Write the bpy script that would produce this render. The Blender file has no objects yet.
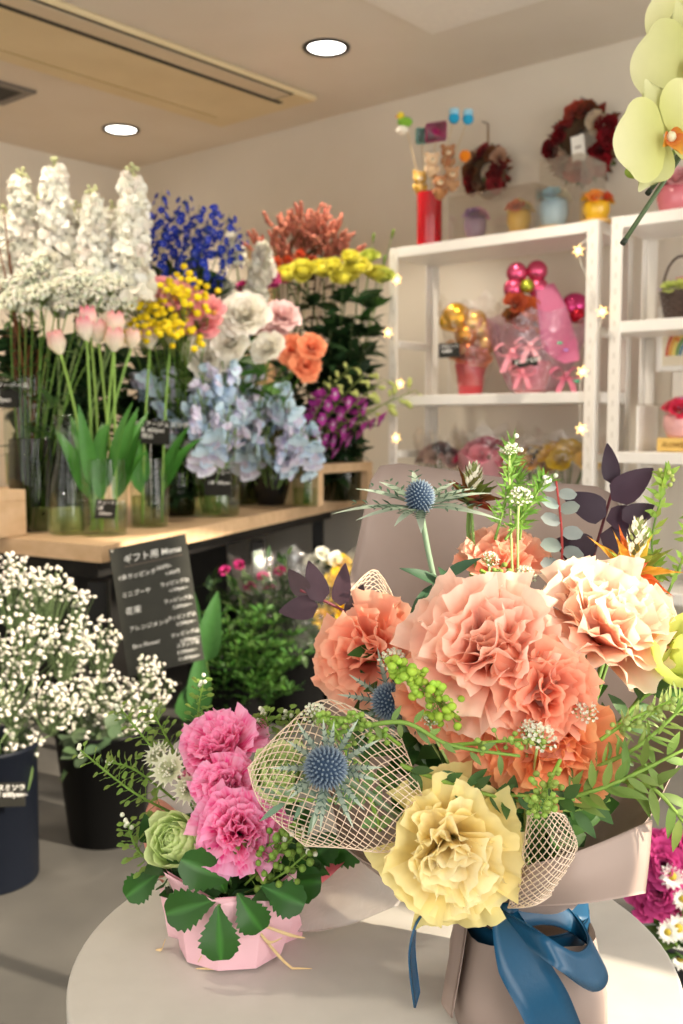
import bpy, math, random
import numpy as np
from mathutils import Vector, Matrix, Quaternion
PI = math.pi
rng = np.random.default_rng(7)
random.seed(7)
SC = bpy.context.scene
COL = SC.collection

# ------------------------------------------------------------------ camera model
HC, F = 0.97, 1010.0
PITCH = math.atan((512-425)/F)
CP, SP = math.cos(PITCH), math.sin(PITCH)
def ray(px, py):
    X = (px-341.5)/F; Y = -(py-512)/F
    return np.array([X, CP+Y*SP, -SP+Y*CP])
def P(px, py, d):
    r = ray(px, py); return np.array([0, 0, HC]) + r*(d/r[1])
def Pz(px, py, z):
    r = ray(px, py); return np.array([0, 0, HC]) + r*((z-HC)/r[2])
def A(*v): return np.array(v, float)
def nrm(v):
    v = np.asarray(v, float); return v/(np.linalg.norm(v)+1e-12)

# ------------------------------------------------------------------ colour
def lin(c):
    if isinstance(c, str):
        c = c.lstrip('#'); c = [int(c[i:i+2], 16)/255 for i in (0, 2, 4)]
    return np.array([x/12.92 if x <= .04045 else ((x+.055)/1.055)**2.4 for x in c])
def mixc(a, b, t): return a*(1-t)+b*t

# ------------------------------------------------------------------ mesh builder
class MB:
    def __init__(s): s.V, s.Q, s.T, s.C, s.n = [], [], [], [], 0
    def add(s, V, Q=None, T=None, col=(1, 1, 1)):
        V = np.asarray(V, float).reshape(-1, 3); k = len(V)
        if Q is not None and len(Q): s.Q.append(np.asarray(Q, int).reshape(-1, 4)+s.n)
        if T is not None and len(T): s.T.append(np.asarray(T, int).reshape(-1, 3)+s.n)
        if isinstance(col, str): col = lin(col)
        col = np.asarray(col, float)
        if col.ndim == 1: col = np.tile(col, (k, 1))
        s.V.append(V); s.C.append(col); s.n += k
        return s
    def merge(s, o, M=None, scale=1, loc=(0, 0, 0), tint=None):
        for V, C in zip(o.V, o.C): pass
        V = np.concatenate(o.V); C = np.concatenate(o.C)
        if M is not None: V = V @ np.asarray(M).T
        V = V*scale+np.asarray(loc)
        Q = np.concatenate(o.Q) if o.Q else None
        T = np.concatenate(o.T) if o.T else None
        s.add(V, Q, T, C if tint is None else C*tint)
    def mesh(s, name, mat, smooth=True, off=(0, 0, 0)):
        V = np.concatenate(s.V)-np.asarray(off); C = np.concatenate(s.C)
        me = bpy.data.meshes.new(name)
        Q = np.concatenate(s.Q) if s.Q else np.zeros((0, 4), int)
        T = np.concatenate(s.T) if s.T else np.zeros((0, 3), int)
        nl = Q.size+T.size; nf = len(Q)+len(T)
        me.vertices.add(len(V)); me.vertices.foreach_set('co', V.ravel().astype(np.float32))
        me.loops.add(nl); me.loops.foreach_set('vertex_index', np.concatenate([Q.ravel(), T.ravel()]).astype(np.int32))
        me.polygons.add(nf)
        st = np.concatenate([np.arange(len(Q))*4, Q.size+np.arange(len(T))*3]).astype(np.int32)
        me.polygons.foreach_set('loop_start', st)
        me.polygons.foreach_set('use_smooth', np.full(nf, bool(smooth)))
        me.update(calc_edges=True)
        at = me.color_attributes.new('tone', 'FLOAT_COLOR', 'POINT')
        at.data.foreach_set('color', np.concatenate([C, np.ones((len(C), 1))], 1).ravel().astype(np.float32))
        me.materials.append(mat)
        return me
    def build(s, name, mat, parent=None, smooth=True, kind=None):
        off = WL.get(parent.name, A(0, 0, 0)) if parent else A(0, 0, 0)
        o = bpy.data.objects.new(name, s.mesh(name, mat, smooth, off)); COL.objects.link(o)
        if parent: o.parent = parent; WL[o.name] = off
        if kind: o['kind'] = kind
        return o
WL = {}
def thing(name, label, cat, loc=(0, 0, 0), group=None):
    o = bpy.data.objects.new(name, None); COL.objects.link(o)
    o.empty_display_size = .02
    o.location = [float(x) for x in loc]; WL[o.name] = np.asarray(loc, float)
    o['label'] = label; o['category'] = cat
    if group: o['group'] = group
    return o
def tag(o, label, cat, group=None):
    o['label'] = label; o['category'] = cat
    if group: o['group'] = group
    return o
def inst(name, me, parent, loc, d=(0, 0, 1), scale=1, spin=0, up=None):
    o = bpy.data.objects.new(name, me); COL.objects.link(o)
    off = WL.get(parent.name, A(0, 0, 0)) if parent else A(0, 0, 0)
    q = Vector(nrm(d)).to_track_quat('Z', 'Y') @ Quaternion((0, 0, 1), spin)
    o.parent = parent
    o.location = [float(x) for x in np.asarray(loc)-off]
    o.rotation_mode = 'QUATERNION'; o.rotation_quaternion = q
    o.scale = (scale,)*3
    return o

# ------------------------------------------------------------------ shapes
def gridq(nv, nu, closed=False):
    q = []
    m = nu if closed else nu-1
    for j in range(nv-1):
        for i in range(m):
            a = j*nu+i; b = j*nu+(i+1) % nu
            q.append((a, b, b+nu, a+nu))
    return q
_GQ = {}
def gq(nv, nu, closed=False):
    k = (nv, nu, closed)
    if k not in _GQ: _GQ[k] = np.array(gridq(nv, nu, closed))
    return _GQ[k]
def tube(mb, pts, r, col=(1, 1, 1), sides=6, cap=True):
    pts = np.asarray(pts, float); n = len(pts)
    r = np.full(n, r) if np.isscalar(r) else np.interp(np.linspace(0, 1, n), np.linspace(0, 1, len(r)), r)
    t = np.gradient(pts, axis=0); t /= np.linalg.norm(t, axis=1)[:, None]+1e-12
    a = A(0, 0, 1) if abs(t[0][2]) < .9 else A(1, 0, 0)
    s = nrm(np.cross(t[0], a)); S, B = [], []
    for k in range(n):
        s = nrm(s-t[k]*np.dot(s, t[k])); S.append(s); B.append(np.cross(t[k], s))
    S, B = np.array(S), np.array(B)
    th = np.arange(sides)*2*PI/sides
    V = pts[:, None]+r[:, None, None]*(np.cos(th)[None, :, None]*S[:, None]+np.sin(th)[None, :, None]*B[:, None])
    V = V.reshape(-1, 3); Q = gq(n, sides, True); T = []
    if cap:
        V = np.concatenate([V, pts[:1], pts[-1:]]); c0 = n*sides; c1 = c0+1
        T = [(c0, (i+1) % sides, i) for i in range(sides)]+[(c1, (n-1)*sides+i, (n-1)*sides+(i+1) % sides) for i in range(sides)]
    if not isinstance(col, str) and np.asarray(col).ndim == 2:
        cc = np.repeat(np.asarray(col), sides, 0)
        if cap: cc = np.concatenate([cc, cc[:1], cc[-1:]])
        col = cc
    mb.add(V, Q, T, col)
def bez(a, b, c, n=8):
    t = np.linspace(0, 1, n)[:, None]; a, b, c = map(np.asarray, (a, b, c))
    return (1-t)**2*a+2*t*(1-t)*b+t*t*c
def spline(pts, n=24, closed=False):
    pts = np.asarray(pts, float); k = len(pts); out = []
    segs = k if closed else k-1
    for i in range(segs):
        def g(j): return pts[j % k] if closed else pts[min(max(j, 0), k-1)]
        p0, p1, p2, p3 = g(i-1), g(i), g(i+1), g(i+2)
        m = max(2, n//segs)
        for t in np.arange(m)/m:
            out.append(.5*(2*p1+(p2-p0)*t+(2*p0-5*p1+4*p2-p3)*t*t+(3*p1-p0-3*p2+p3)*t**3))
    if not closed: out.append(pts[-1])
    return np.array(out)
def lathe(mb, prof, c=(0, 0, 0), col=(1, 1, 1), n=24, capb=True, capt=False, sq=0, rot=0):
    prof = np.asarray(prof, float); k = len(prof)
    th = np.arange(n)*2*PI/n+rot
    ca, sa = np.cos(th), np.sin(th)
    if sq:
        m = (np.abs(ca)**(2+sq*6)+np.abs(sa)**(2+sq*6))**(-1/(2+sq*6)); ca, sa = ca*m, sa*m
        cr, sr = math.cos(rot), math.sin(rot)
    V = np.stack([prof[:, :1]*ca, prof[:, :1]*sa, np.repeat(prof[:, 1:2], n, 1)], -1).reshape(-1, 3)+np.asarray(c)
    Q = gq(k, n, True); T = []
    if not isinstance(col, str) and np.asarray(col).ndim == 2: cc = np.repeat(np.asarray(col), n, 0)
    else: cc = np.tile(lin(col) if isinstance(col, str) else np.asarray(col, float), (k*n, 1))
    if capb:
        V = np.concatenate([V, [np.asarray(c)+A(0, 0, prof[0, 1])]]); cc = np.concatenate([cc, cc[:1]])
        T += [(len(V)-1, (i+1) % n, i) for i in range(n)]
    if capt:
        V = np.concatenate([V, [np.asarray(c)+A(0, 0, prof[-1, 1])]]); cc = np.concatenate([cc, cc[k*n-1:k*n]])
        T += [(len(V)-1, (k-1)*n+i, (k-1)*n+(i+1) % n) for i in range(n)]
    mb.add(V, Q, T, cc)
def ball(mb, c, r, col=(1, 1, 1), nu=8, nv=6, s=(1, 1, 1), ax=None):
    ph = np.linspace(0, PI, nv+1)[1:-1]; th = np.arange(nu)*2*PI/nu
    V = np.stack([np.sin(ph)[:, None]*np.cos(th), np.sin(ph)[:, None]*np.sin(th), np.repeat(np.cos(ph)[:, None], nu, 1)], -1).reshape(-1, 3)
    V = np.concatenate([V, [[0, 0, 1], [0, 0, -1]]])*np.asarray(s)*r
    if ax is not None:
        V = V @ rotz_to(ax).T
    k = (nv-1)*nu; Q = gq(nv-1, nu, True)[:, ::-1]
    T = [(k, i, (i+1) % nu) for i in range(nu)]+[(k+1, (nv-2)*nu+(i+1) % nu, (nv-2)*nu+i) for i in range(nu)]
    mb.add(V+np.asarray(c), Q, T, col)
def rotz_to(d, spin=0):
    d = nrm(d); a = A(0, 1, 0) if abs(d[1]) < .9 else A(1, 0, 0)
    x = nrm(np.cross(a, d)); y = np.cross(d, x)
    M = np.stack([x, y, d], 1)
    if spin:
        c, s = math.cos(spin), math.sin(spin); M = M @ np.array([[c, -s, 0], [s, c, 0], [0, 0, 1]])
    return M
def box(mb, lo, hi, col=(1, 1, 1), bev=0, X=(1, 0, 0), Y=(0, 1, 0), o=(0, 0, 0), Z=(0, 0, 1)):
    lo, hi = np.minimum(lo, hi).astype(float), np.maximum(lo, hi).astype(float)
    if bev <= 0:
        V = np.array([[x, y, z] for z in (lo[2], hi[2]) for y in (lo[1], hi[1]) for x in (lo[0], hi[0])])
        Q = [(0, 2, 3, 1), (4, 5, 7, 6), (0, 1, 5, 4), (2, 6, 7, 3), (0, 4, 6, 2), (1, 3, 7, 5)]; T = []
    else:
        V, idx = [], {}
        b = min(bev, *(.49*(hi-lo)))
        for k in range(8):
            sx = [(k >> i) & 1 for i in range(3)]
            c = np.where(sx, hi, lo); sg = np.where(sx, -1, 1)
            for ax in range(3):
                p = c+sg*b; p[ax] = c[ax]; idx[k, ax] = len(V); V.append(p)
        V = np.array(V); Q = []; T = []
        for k in range(8):
            t = (idx[k, 0], idx[k, 1], idx[k, 2]); T.append(t if bin(k).count('1') % 2 else t[::-1])
        for ax in range(3):
            u, v = [(1, 2), (2, 0), (0, 1)][ax]
            for s in (0, 1):
                ks = [s << ax, s << ax | 1 << u, s << ax | 1 << u | 1 << v, s << ax | 1 << v]
                q = [idx[k, ax] for k in ks]; Q.append(q if s else q[::-1])
            for su in (0, 1):
                for sv in (0, 1):
                    k0 = su << u | sv << v; k1 = k0 | 1 << ax
                    q = [idx[k0, u], idx[k0, v], idx[k1, v], idx[k1, u]]
                    Q.append(q if (su+sv) % 2 else q[::-1])
    V = np.asarray(o)+V[:, :1]*np.asarray(X, float)+V[:, 1:2]*np.asarray(Y, float)+V[:, 2:3]*np.asarray(Z, float)
    mb.add(V, Q, T, col)
def prism(mb, poly, z0, z1, col=(1, 1, 1)):
    poly = np.asarray(poly, float); n = len(poly)
    V = np.concatenate([np.c_[poly, np.full(n, z0)], np.c_[poly, np.full(n, z1)], [[*poly.mean(0), z0], [*poly.mean(0), z1]]])
    Q = [(i, (i+1) % n, n+(i+1) % n, n+i) for i in range(n)]
    T = [(2*n, (i+1) % n, i) for i in range(n)]+[(2*n+1, n+i, n+(i+1) % n) for i in range(n)]
    mb.add(V, Q, T, col)
def petal(L, W, p0, p1, nu=7, nv=6, prof='fan', cup=.3, ruf=0., frq=3., ph=0., r0=0., z0=0., cut=.25, jag=0.):
    v = np.linspace(0, 1, nv)[:, None]; u = np.linspace(-1, 1, nu)[None, :]
    if prof == 'fan': w = W*(.22+.78*v**.75)*np.ones_like(u)
    elif prof == 'ovate': w = W*(.12+.88*np.sin(PI*np.clip(v*.94+.03, 0, 1))**.75)*np.ones_like(u)
    elif prof == 'round': w = W*(.3+.7*np.sqrt(np.clip(1-(1.9*v-1.05)**2*.98, 0.0, 1)))*np.ones_like(u)
    else: w = W*(.04+.96*np.sin(PI*np.clip(v, 0, 1)**.8))*np.ones_like(u)
    ve = v*(1-cut*u**2*v+(jag*rng.normal(size=(1, nu)) if jag else 0)*v)
    vs = np.linspace(0, 1.3, 40); phs = p0+(p1-p0)*vs; ds = L*(vs[1]-vs[0])
    rs = r0+np.cumsum(np.sin(phs))*ds; zs = z0+np.cumsum(np.cos(phs))*ds
    r = np.interp(ve, vs, rs); z = np.interp(ve, vs, zs); f = p0+(p1-p0)*ve
    off = cup*w*u**2+ruf*L*ve**2.2*(np.sin(frq*PI*u+ph)*(.35+.65*np.abs(u))+.5*np.sin(frq*1.9*PI*u+ph*2.3))
    X = r-np.cos(f)*off; Z = z+np.sin(f)*off; Y = w*u
    return np.stack([X, Y+0*X, Z], -1).reshape(-1, 3), (ve+0*u).ravel(), (u+0*v).ravel()
def rz(V, a):
    c, s = math.cos(a), math.sin(a)
    return V @ np.array([[c, s, 0], [-s, c, 0], [0, 0, 1]])
def leaf(mb, base, d, up, L, W, col, fold=.25, bend=-.3, nv=6, nu=3, prof='lance', tipcol=None, wave=0, serr=0, rib=0):
    """one leaf blade growing from base along d"""
    f = nrm(d); s = nrm(np.cross(f, up)); n = np.cross(s, f)
    v = np.linspace(0, 1, nv)[:, None]; u = np.linspace(-1, 1, nu)[None, :]
    if prof == 'lance': w = W*(.06+.94*np.sin(PI*v**.85))
    elif prof == 'round': w = W*(.1+.9*np.sqrt(np.clip(1-(2*v-1)**2, 0, 1)))
    elif prof == 'obov': w = W*(.12+.88*np.sin(PI*np.clip(v**1.5*.93, 0, 1))**.8)
    else: w = W*(.06+.94*np.sin(PI*v**.6)**.8)
    if serr: w = w*(1+serr*(((v*8) % 1)-.5)*(np.abs(u) > .8)*np.sin(PI*v)**.5)
    a = bend*v; al = L*np.sin(a+1e-6)/(bend+1e-6)*np.ones_like(u) if abs(bend) > 1e-3 else L*v*np.ones_like(u)
    ht = L*(1-np.cos(a))/(bend+1e-6) if abs(bend) > 1e-3 else 0*v
    nn = ht+np.abs(u)*w*fold+wave*L*np.sin(v*9+2)*np.abs(u)
    V = np.asarray(base)+al[..., None]*f+(w*u)[..., None]*s+nn[..., None]*n
    c = lin(col) if isinstance(col, str) else np.asarray(col, float)
    cc = np.tile(c, (nv*nu, 1))
    if tipcol is not None:
        tc = lin(tipcol) if isinstance(tipcol, str) else tipcol
        tt = np.repeat(np.linspace(0, 1, nv), nu)[:, None]; cc = cc*(1-tt)+tc*tt
    if rib: k = (1+rib*(np.abs(u+0*v).ravel() < .1))[:, None]; cc = np.clip(cc*k, 0, 1)
    mb.add(V.reshape(-1, 3), gq(nv, nu), None, cc)
def vary(c, a=.12):
    c = lin(c) if isinstance(c, str) else np.asarray(c, float)
    return np.clip(c*(1+rng.uniform(-a, a))*(1+rng.uniform(-a*.5, a*.5, 3)), 0, 1)
def rdir(spread=1.):
    return nrm(rng.normal(size=3)*spread)
_W = 'first second third fourth fifth sixth seventh eighth ninth tenth eleventh twelfth thirteenth fourteenth fifteenth sixteenth seventeenth eighteenth nineteenth twentieth'.split()
_W += ['twenty-'+w for w in _W[:9]]+['thirtieth']
ORD = ['leftmost']+[w+' from the left' for w in _W[1:]]
def rank(i, n, what):
    if n > 12: return what
    w = 'rightmost' if i == n-1 else ORD[i]
    return '%s, %s of its bunch' % (what, w)

# ------------------------------------------------------------------ materials
def newmat(name):
    m = bpy.data.materials.new(name); m.use_nodes = True
    nt = m.node_tree; nt.nodes.clear()
    out = nt.nodes.new('ShaderNodeOutputMaterial')
    return m, nt, out
def N(nt, t, **kw):
    n = nt.nodes.new(t)
    for k, v in kw.items():
        if k in n.inputs: n.inputs[k].default_value = v
        else: setattr(n, k, v)
    return n
def tone_mat(name, rough=.6, trans=0., spec=.3, var=.08, nscale=60., bump=0., metal=0., coat=0., sheen=0):
    """reads the colour stored on the mesh, with a little procedural mottling"""
    m, nt, out = newmat(name); L = nt.links
    at = N(nt, 'ShaderNodeAttribute', attribute_name='tone')
    no = N(nt, 'ShaderNodeTexNoise'); no.inputs['Scale'].default_value = nscale
    tc = N(nt, 'ShaderNodeTexCoord'); L.new(tc.outputs['Object'], no.inputs['Vector'])
    mr = N(nt, 'ShaderNodeMapRange'); mr.inputs['To Min'].default_value = 1-var; mr.inputs['To Max'].default_value = 1+var
    L.new(no.outputs['Fac'], mr.inputs['Value'])
    mx = N(nt, 'ShaderNodeMix', data_type='RGBA', blend_type='MULTIPLY'); mx.inputs[0].default_value = 1
    L.new(at.outputs['Color'], mx.inputs[6]); L.new(mr.outputs['Result'], mx.inputs[7])
    b = N(nt, 'ShaderNodeBsdfPrincipled'); b.inputs['Roughness'].default_value = rough
    b.inputs['Specular IOR Level'].default_value = spec; b.inputs['Metallic'].default_value = metal
    b.inputs['Coat Weight'].default_value = coat; b.inputs['Sheen Weight'].default_value = sheen
    L.new(mx.outputs[2], b.inputs['Base Color'])
    if bump:
        bp = N(nt, 'ShaderNodeBump'); bp.inputs['Strength'].default_value = bump; bp.inputs['Distance'].default_value = .002
        L.new(no.outputs['Fac'], bp.inputs['Height']); L.new(bp.outputs['Normal'], b.inputs['Normal'])
    if trans:
        t = N(nt, 'ShaderNodeBsdfTranslucent'); L.new(mx.outputs[2], t.inputs['Color'])
        s = N(nt, 'ShaderNodeMixShader'); s.inputs[0].default_value = trans
        L.new(b.outputs[0], s.inputs[1]); L.new(t.outputs[0], s.inputs[2]); L.new(s.outputs[0], out.inputs[0])
    else: L.new(b.outputs[0], out.inputs[0])
    return m
def clear_mat(name, tint, gloss=.08, opac=.0, rough=.03, bump=0, bscale=40.):
    """thin clear sheet: see-through with edge reflections"""
    m, nt, out = newmat(name); L = nt.links
    tr = N(nt, 'ShaderNodeBsdfTransparent'); tr.inputs['Color'].default_value = (*lin(tint), 1)
    gl = N(nt, 'ShaderNodeBsdfGlossy'); gl.inputs['Roughness'].default_value = rough; gl.inputs['Color'].default_value = (1, 1, 1, 1)
    fr = N(nt, 'ShaderNodeLayerWeight'); fr.inputs['Blend'].default_value = .35
    mr = N(nt, 'ShaderNodeMapRange'); mr.inputs['To Min'].default_value = gloss; mr.inputs['To Max'].default_value = .28
    L.new(fr.outputs['Facing'], mr.inputs['Value'])
    if bump:
        no = N(nt, 'ShaderNodeTexNoise'); no.inputs['Scale'].default_value = bscale; no.inputs['Distortion'].default_value = 1.5
        tc = N(nt, 'ShaderNodeTexCoord'); L.new(tc.outputs['Object'], no.inputs['Vector'])
        bp = N(nt, 'ShaderNodeBump'); bp.inputs['Strength'].default_value = bump; bp.inputs['Distance'].default_value = .01
        L.new(no.outputs['Fac'], bp.inputs['Height']); L.new(bp.outputs['Normal'], gl.inputs['Normal']); L.new(bp.outputs['Normal'], fr.inputs['Normal'])
    s = N(nt, 'ShaderNodeMixShader'); L.new(mr.outputs[0], s.inputs[0]); L.new(tr.outputs[0], s.inputs[1]); L.new(gl.outputs[0], s.inputs[2])
    last = s
    if opac:
        df = N(nt, 'ShaderNodeBsdfDiffuse'); df.inputs['Color'].default_value = (*lin(tint), 1)
        s2 = N(nt, 'ShaderNodeMixShader'); s2.inputs[0].default_value = opac
        L.new(s.outputs[0], s2.inputs[1]); L.new(df.outputs[0], s2.inputs[2]); last = s2
    L.new(last.outputs[0], out.inputs[0])
    return m
def emit_mat(name, col, strength):
    m, nt, out = newmat(name)
    e = N(nt, 'ShaderNodeEmission'); e.inputs['Color'].default_value = (*lin(col), 1); e.inputs['Strength'].default_value = strength
    nt.links.new(e.outputs[0], out.inputs[0]); return m
def surf_mat(name, c1, c2, scale=4., rough=.7, bump=.1, spec=.3, detail=6., dist=.003, stretch=(1, 1, 1)):
    m, nt, out = newmat(name); L = nt.links
    tc = N(nt, 'ShaderNodeTexCoord'); mp = N(nt, 'ShaderNodeMapping'); mp.inputs['Scale'].default_value = stretch
    L.new(tc.outputs['Object'], mp.inputs['Vector'])
    no = N(nt, 'ShaderNodeTexNoise'); no.inputs['Scale'].default_value = scale; no.inputs['Detail'].default_value = detail
    L.new(mp.outputs[0], no.inputs['Vector'])
    cr = N(nt, 'ShaderNodeValToRGB'); cr.color_ramp.elements[0].position = .3; cr.color_ramp.elements[1].position = .7
    cr.color_ramp.elements[0].color = (*lin(c1), 1); cr.color_ramp.elements[1].color = (*lin(c2), 1)
    L.new(no.outputs['Fac'], cr.inputs['Fac'])
    b = N(nt, 'ShaderNodeBsdfPrincipled'); b.inputs['Roughness'].default_value = rough; b.inputs['Specular IOR Level'].default_value = spec
    L.new(cr.outputs['Color'], b.inputs['Base Color'])
    if bump:
        bp = N(nt, 'ShaderNodeBump'); bp.inputs['Strength'].default_value = bump; bp.inputs['Distance'].default_value = dist
        L.new(no.outputs['Fac'], bp.inputs['Height']); L.new(bp.outputs['Normal'], b.inputs['Normal'])
    L.new(b.outputs[0], out.inputs[0]); return m
M = {
 'petal': tone_mat('petal', .6, .48, .15, .05, 120, 0, sheen=.1),
 'bloom': tone_mat('bloom', .6, .18, .15, .05, 120, 0, sheen=.1),
 'fleshy': tone_mat('fleshy_petal', .4, .3, .3, .04, 80),
 'leaf': tone_mat('leaf', .5, .25, .25, .16, 90, .2),
 'glossleaf': tone_mat('glossy_leaf', .36, .15, .3, .15, 60, .15),
 'stem': tone_mat('stem', .5, .05, .3, .12, 120),
 'plain': tone_mat('plain', .55, 0, .35, .05, 50),
 'gloss': tone_mat('glossy', .18, 0, .5, .04, 20, coat=.3),
 'paper': tone_mat('wrapping_paper', .55, .12, .3, .04, 30, .12),
 'tissue': tone_mat('tissue_paper', .6, .45, .2, .04, 40, .2),
 'satin': tone_mat('satin_ribbon', .36, 0, .4, .06, 300, .05),
 'foil': tone_mat('foil', .25, 0, .5, .05, 60, .4, metal=.75),
 'fabric': tone_mat('fabric', .85, 0, .1, .12, 200, .4, sheen=.3),
 'chalk': tone_mat('chalk', .9, 0, .1, .05, 400),
 'board': tone_mat('chalkboard', .7, 0, .25, .2, 30),
 'metal': tone_mat('painted_metal', .35, 0, .4, .03, 30),
 'plastic': tone_mat('bucket_plastic', .5, 0, .15, .08, 20),
 'glass': clear_mat('vase_glass', '#f1f6ee', .02),
 'smoky': clear_mat('smoky_glass', '#a9ab9c', .02),
 'water': clear_mat('water', '#dfe8cf', .02),
 'cello': clear_mat('cellophane', '#f8f6f3', .09, .015, .08, .8, 30),
 'irid': clear_mat('iridescent_cellophane', '#f3dcec', .12, .06, .1, .9, 30),
 'acrylic': clear_mat('acrylic', '#f8f6f3', .05, .015),
 'sheer': clear_mat('sheer_paper', '#f4efeb', .03, .30, .4, .3, 60),
 'wall': surf_mat('wall_paint', '#dad2c3', '#e0d8ca', 3, .85, .06, .15, 8),
 'ceiling': surf_mat('ceiling_paint', '#d8cfc0', '#ddd5c8', 3, .9, .04, .1, 8),
 'floor': surf_mat('concrete_floor', '#4a4845', '#615e59', 3.2, .6, .25, .3, 10),
 'wood': surf_mat('light_wood', '#c9a780', '#d8b893', 5, .55, .1, .3, 8, .001, (1, 6, 6)),
 'table': surf_mat('table_laminate', '#bab6ae', '#c1bdb5', 30, .38, .02, .4),
 'black': surf_mat('black_steel', '#171616', '#201f1e', 10, .5, .05, .3),
 'ac': surf_mat('aged_plastic', '#d2c199', '#dccca6', 4, .55, .03, .3),
 'lamp': emit_mat('lamp_light', '#fffaf4', 9),
 'star': emit_mat('star_light', '#ffcf80', 5),
}
PET, LEAF, STEM = M['petal'], M['leaf'], M['stem']
# ------------------------------------------------------------------ the room
H = HC+1.35
U = A(.763, -.647, 0); U /= np.linalg.norm(U)          # along the right wall, towards the street
Vd = A(-U[1], U[0], 0)*-1; Vd = A(-.647, -.763, 0); Vd /= np.linalg.norm(Vd)   # along the left wall
C0 = Pz(124, 171, H); C0[2] = 0
RU, RV = 5.3, 4.6
def R(u, v, z=0): return C0+U*u+Vd*v+A(0, 0, z)
def slab(name, lo, hi, mat, kind='structure', bev=0):
    mb = MB(); box(mb, lo, hi, X=U, Y=Vd, o=C0, bev=bev)
    o = mb.build(name, mat, smooth=False); o['kind'] = kind; return o
slab('floor', (-.15, -.15, -.1), (RU+3, RV+.15, 0), M['floor'])
slab('ceiling', (-.15, -.15, H), (RU+.15, RV+.15, H+.12), M['ceiling'])
slab('wall_right', (-.15, -.15, 0), (RU, 0, H), M['wall'])
slab('wall_left', (-.15, 0, 0), (0, RV, H), M['wall'])
slab('wall_back', (-.15, RV, 0), (2.0, RV+.15, H), M['wall'])
slab('wall_back', (2.0, RV, 2.12), (RU, RV+.15, H), M['wall']); slab('wall_back', (2.0, RV, 0), (RU, RV+.15, .35), M['wall'])  # opening left in this unseen wall to add fill light from the front
slab('trim_9', (3.6, RV, .35), (3.68, RV+.1, 2.12), M['black'])
# shop front on the street side, open glazing up to the head beam
slab('wall_front', (RU, -.15, 2.12), (RU+.15, RV+.15, H), M['wall'])
for k, (a, b) in enumerate(((-.15, .12), (1.2, 1.28), (2.12, 2.39), (2.54, 2.86), (3.8, 3.88), (RV-.1, RV+.15))):  # middle two are unseen panels, added to cut the sun down to a slot
    slab('trim_%d' % (k+1), (RU, a, 0), (RU+.15, b, 2.12), M['black'])
slab('baseboard_right', (0, 0, 0), (RU, .012, .07), M['black'])
slab('baseboard_left', (0, .012, 0), (.012, RV, .07), M['black'])
# ceiling hatch
c = Pz(405, 3, H); c2 = Pz(432, 33, H); c3 = Pz(552, 0, H)
mb = MB()
a0 = np.dot(c2-C0, U); v0 = np.dot(c2-C0, Vd)
for lo, hi in (((a0, v0, H-.006), (a0+.62, v0+.45, H-.0005)), ((a0+.02, v0+.02, H-.009), (a0+.60, v0+.43, H-.006))):
    box(mb, lo, hi, X=U, Y=Vd, o=C0, col='#e8e2d8', bev=.002)
o = mb.build('trim_8', M['plain'], smooth=False); o['kind'] = 'structure'

# ---- ceiling cassette air conditioner
r1, r2 = Pz(314, 94, H), Pz(225, 124, H)
a1, v1 = np.dot(r1-C0, U), np.dot(r1-C0, Vd)
a2 = np.dot(r2-C0, U); v1 = (v1+np.dot(r2-C0, Vd))/2
ac = thing('air_conditioner', 'long cream ceiling cassette air conditioner with dark louvre slots', 'air conditioner', R(a1, v1, H))
W_ = a1-a2; LEN = 2.0
mb = MB(); box(mb, (a2, v1, H-.022), (a1, v1+LEN, H), X=U, Y=Vd, o=C0, bev=.008)
mb.build('panel', M['ac'], ac, False)
def acf(px, py):
    q = Pz(px, py, H-.022); return np.dot(q-C0, U), np.dot(q-C0, Vd)
s1, t1 = acf(281, 103); s2, t2 = acf(265, 84)
mb = MB(); box(mb, (s1-.014, t1, H-.024), (s1+.016, v1+LEN-.1, H-.0215), col='#0a0908', X=U, Y=Vd, o=C0, bev=.001)
mb.build('outlet_slot', M['plain'], ac, False)
mb = MB(); box(mb, (s2-.007, t1+.05, H-.0235), (s2+.007, v1+LEN-.1, H-.0215), col='#15120f', X=U, Y=Vd, o=C0)
box(mb, (s1+.02, t1+.05, H-.0235), (s2, t1+.056, H-.0215), col='#6b5f48', X=U, Y=Vd, o=C0)
mb.build('louver_seam', M['plain'], ac, False)
mb = MB(); box(mb, (s1+.018, t1+.06, H-.0255), (s2-.009, v1+LEN-.12, H-.0215), col='#cdbfa5', X=U, Y=Vd, o=C0, bev=.004)
mb.build('louver', M['plain'], ac, False)
s3, t3 = acf(40, 62)
mb = MB(); box(mb, (s3-.003, v1+.12, H-.0245), (s3+.003, v1+LEN-.1, H-.0215), col='#b39f70', X=U, Y=Vd, o=C0)
mb.build('panel_seam', M['plain'], ac, False)
# ---- ceiling vent
q = Pz(20, 94, H); sv, tv = np.dot(q-C0, U), np.dot(q-C0, Vd)
vt = thing('ceiling_vent', 'small dark square vent grille set in the ceiling by the left edge', 'vent', R(sv, tv, H))
mb = MB()
for lo, hi in (((sv-.16, tv-.02, H-.012), (sv+.09, tv+.02, H-.001)), ((sv-.16, tv+.21, H-.012), (sv+.09, tv+.25, H-.001)),
               ((sv-.16, tv+.02, H-.012), (sv-.12, tv+.21, H-.001)), ((sv+.05, tv+.02, H-.012), (sv+.09, tv+.21, H-.001))):
    box(mb, lo, hi, col='#6e675f', X=U, Y=Vd, o=C0, bev=.002)
mb.build('frame', M['metal'], vt, False)
mb = MB(); box(mb, (sv-.12, tv+.02, H-.006), (sv+.05, tv+.21, H-.001), col='#1c1a19', X=U, Y=Vd, o=C0); mb.build('grille', M['plain'], vt, False)
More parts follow.
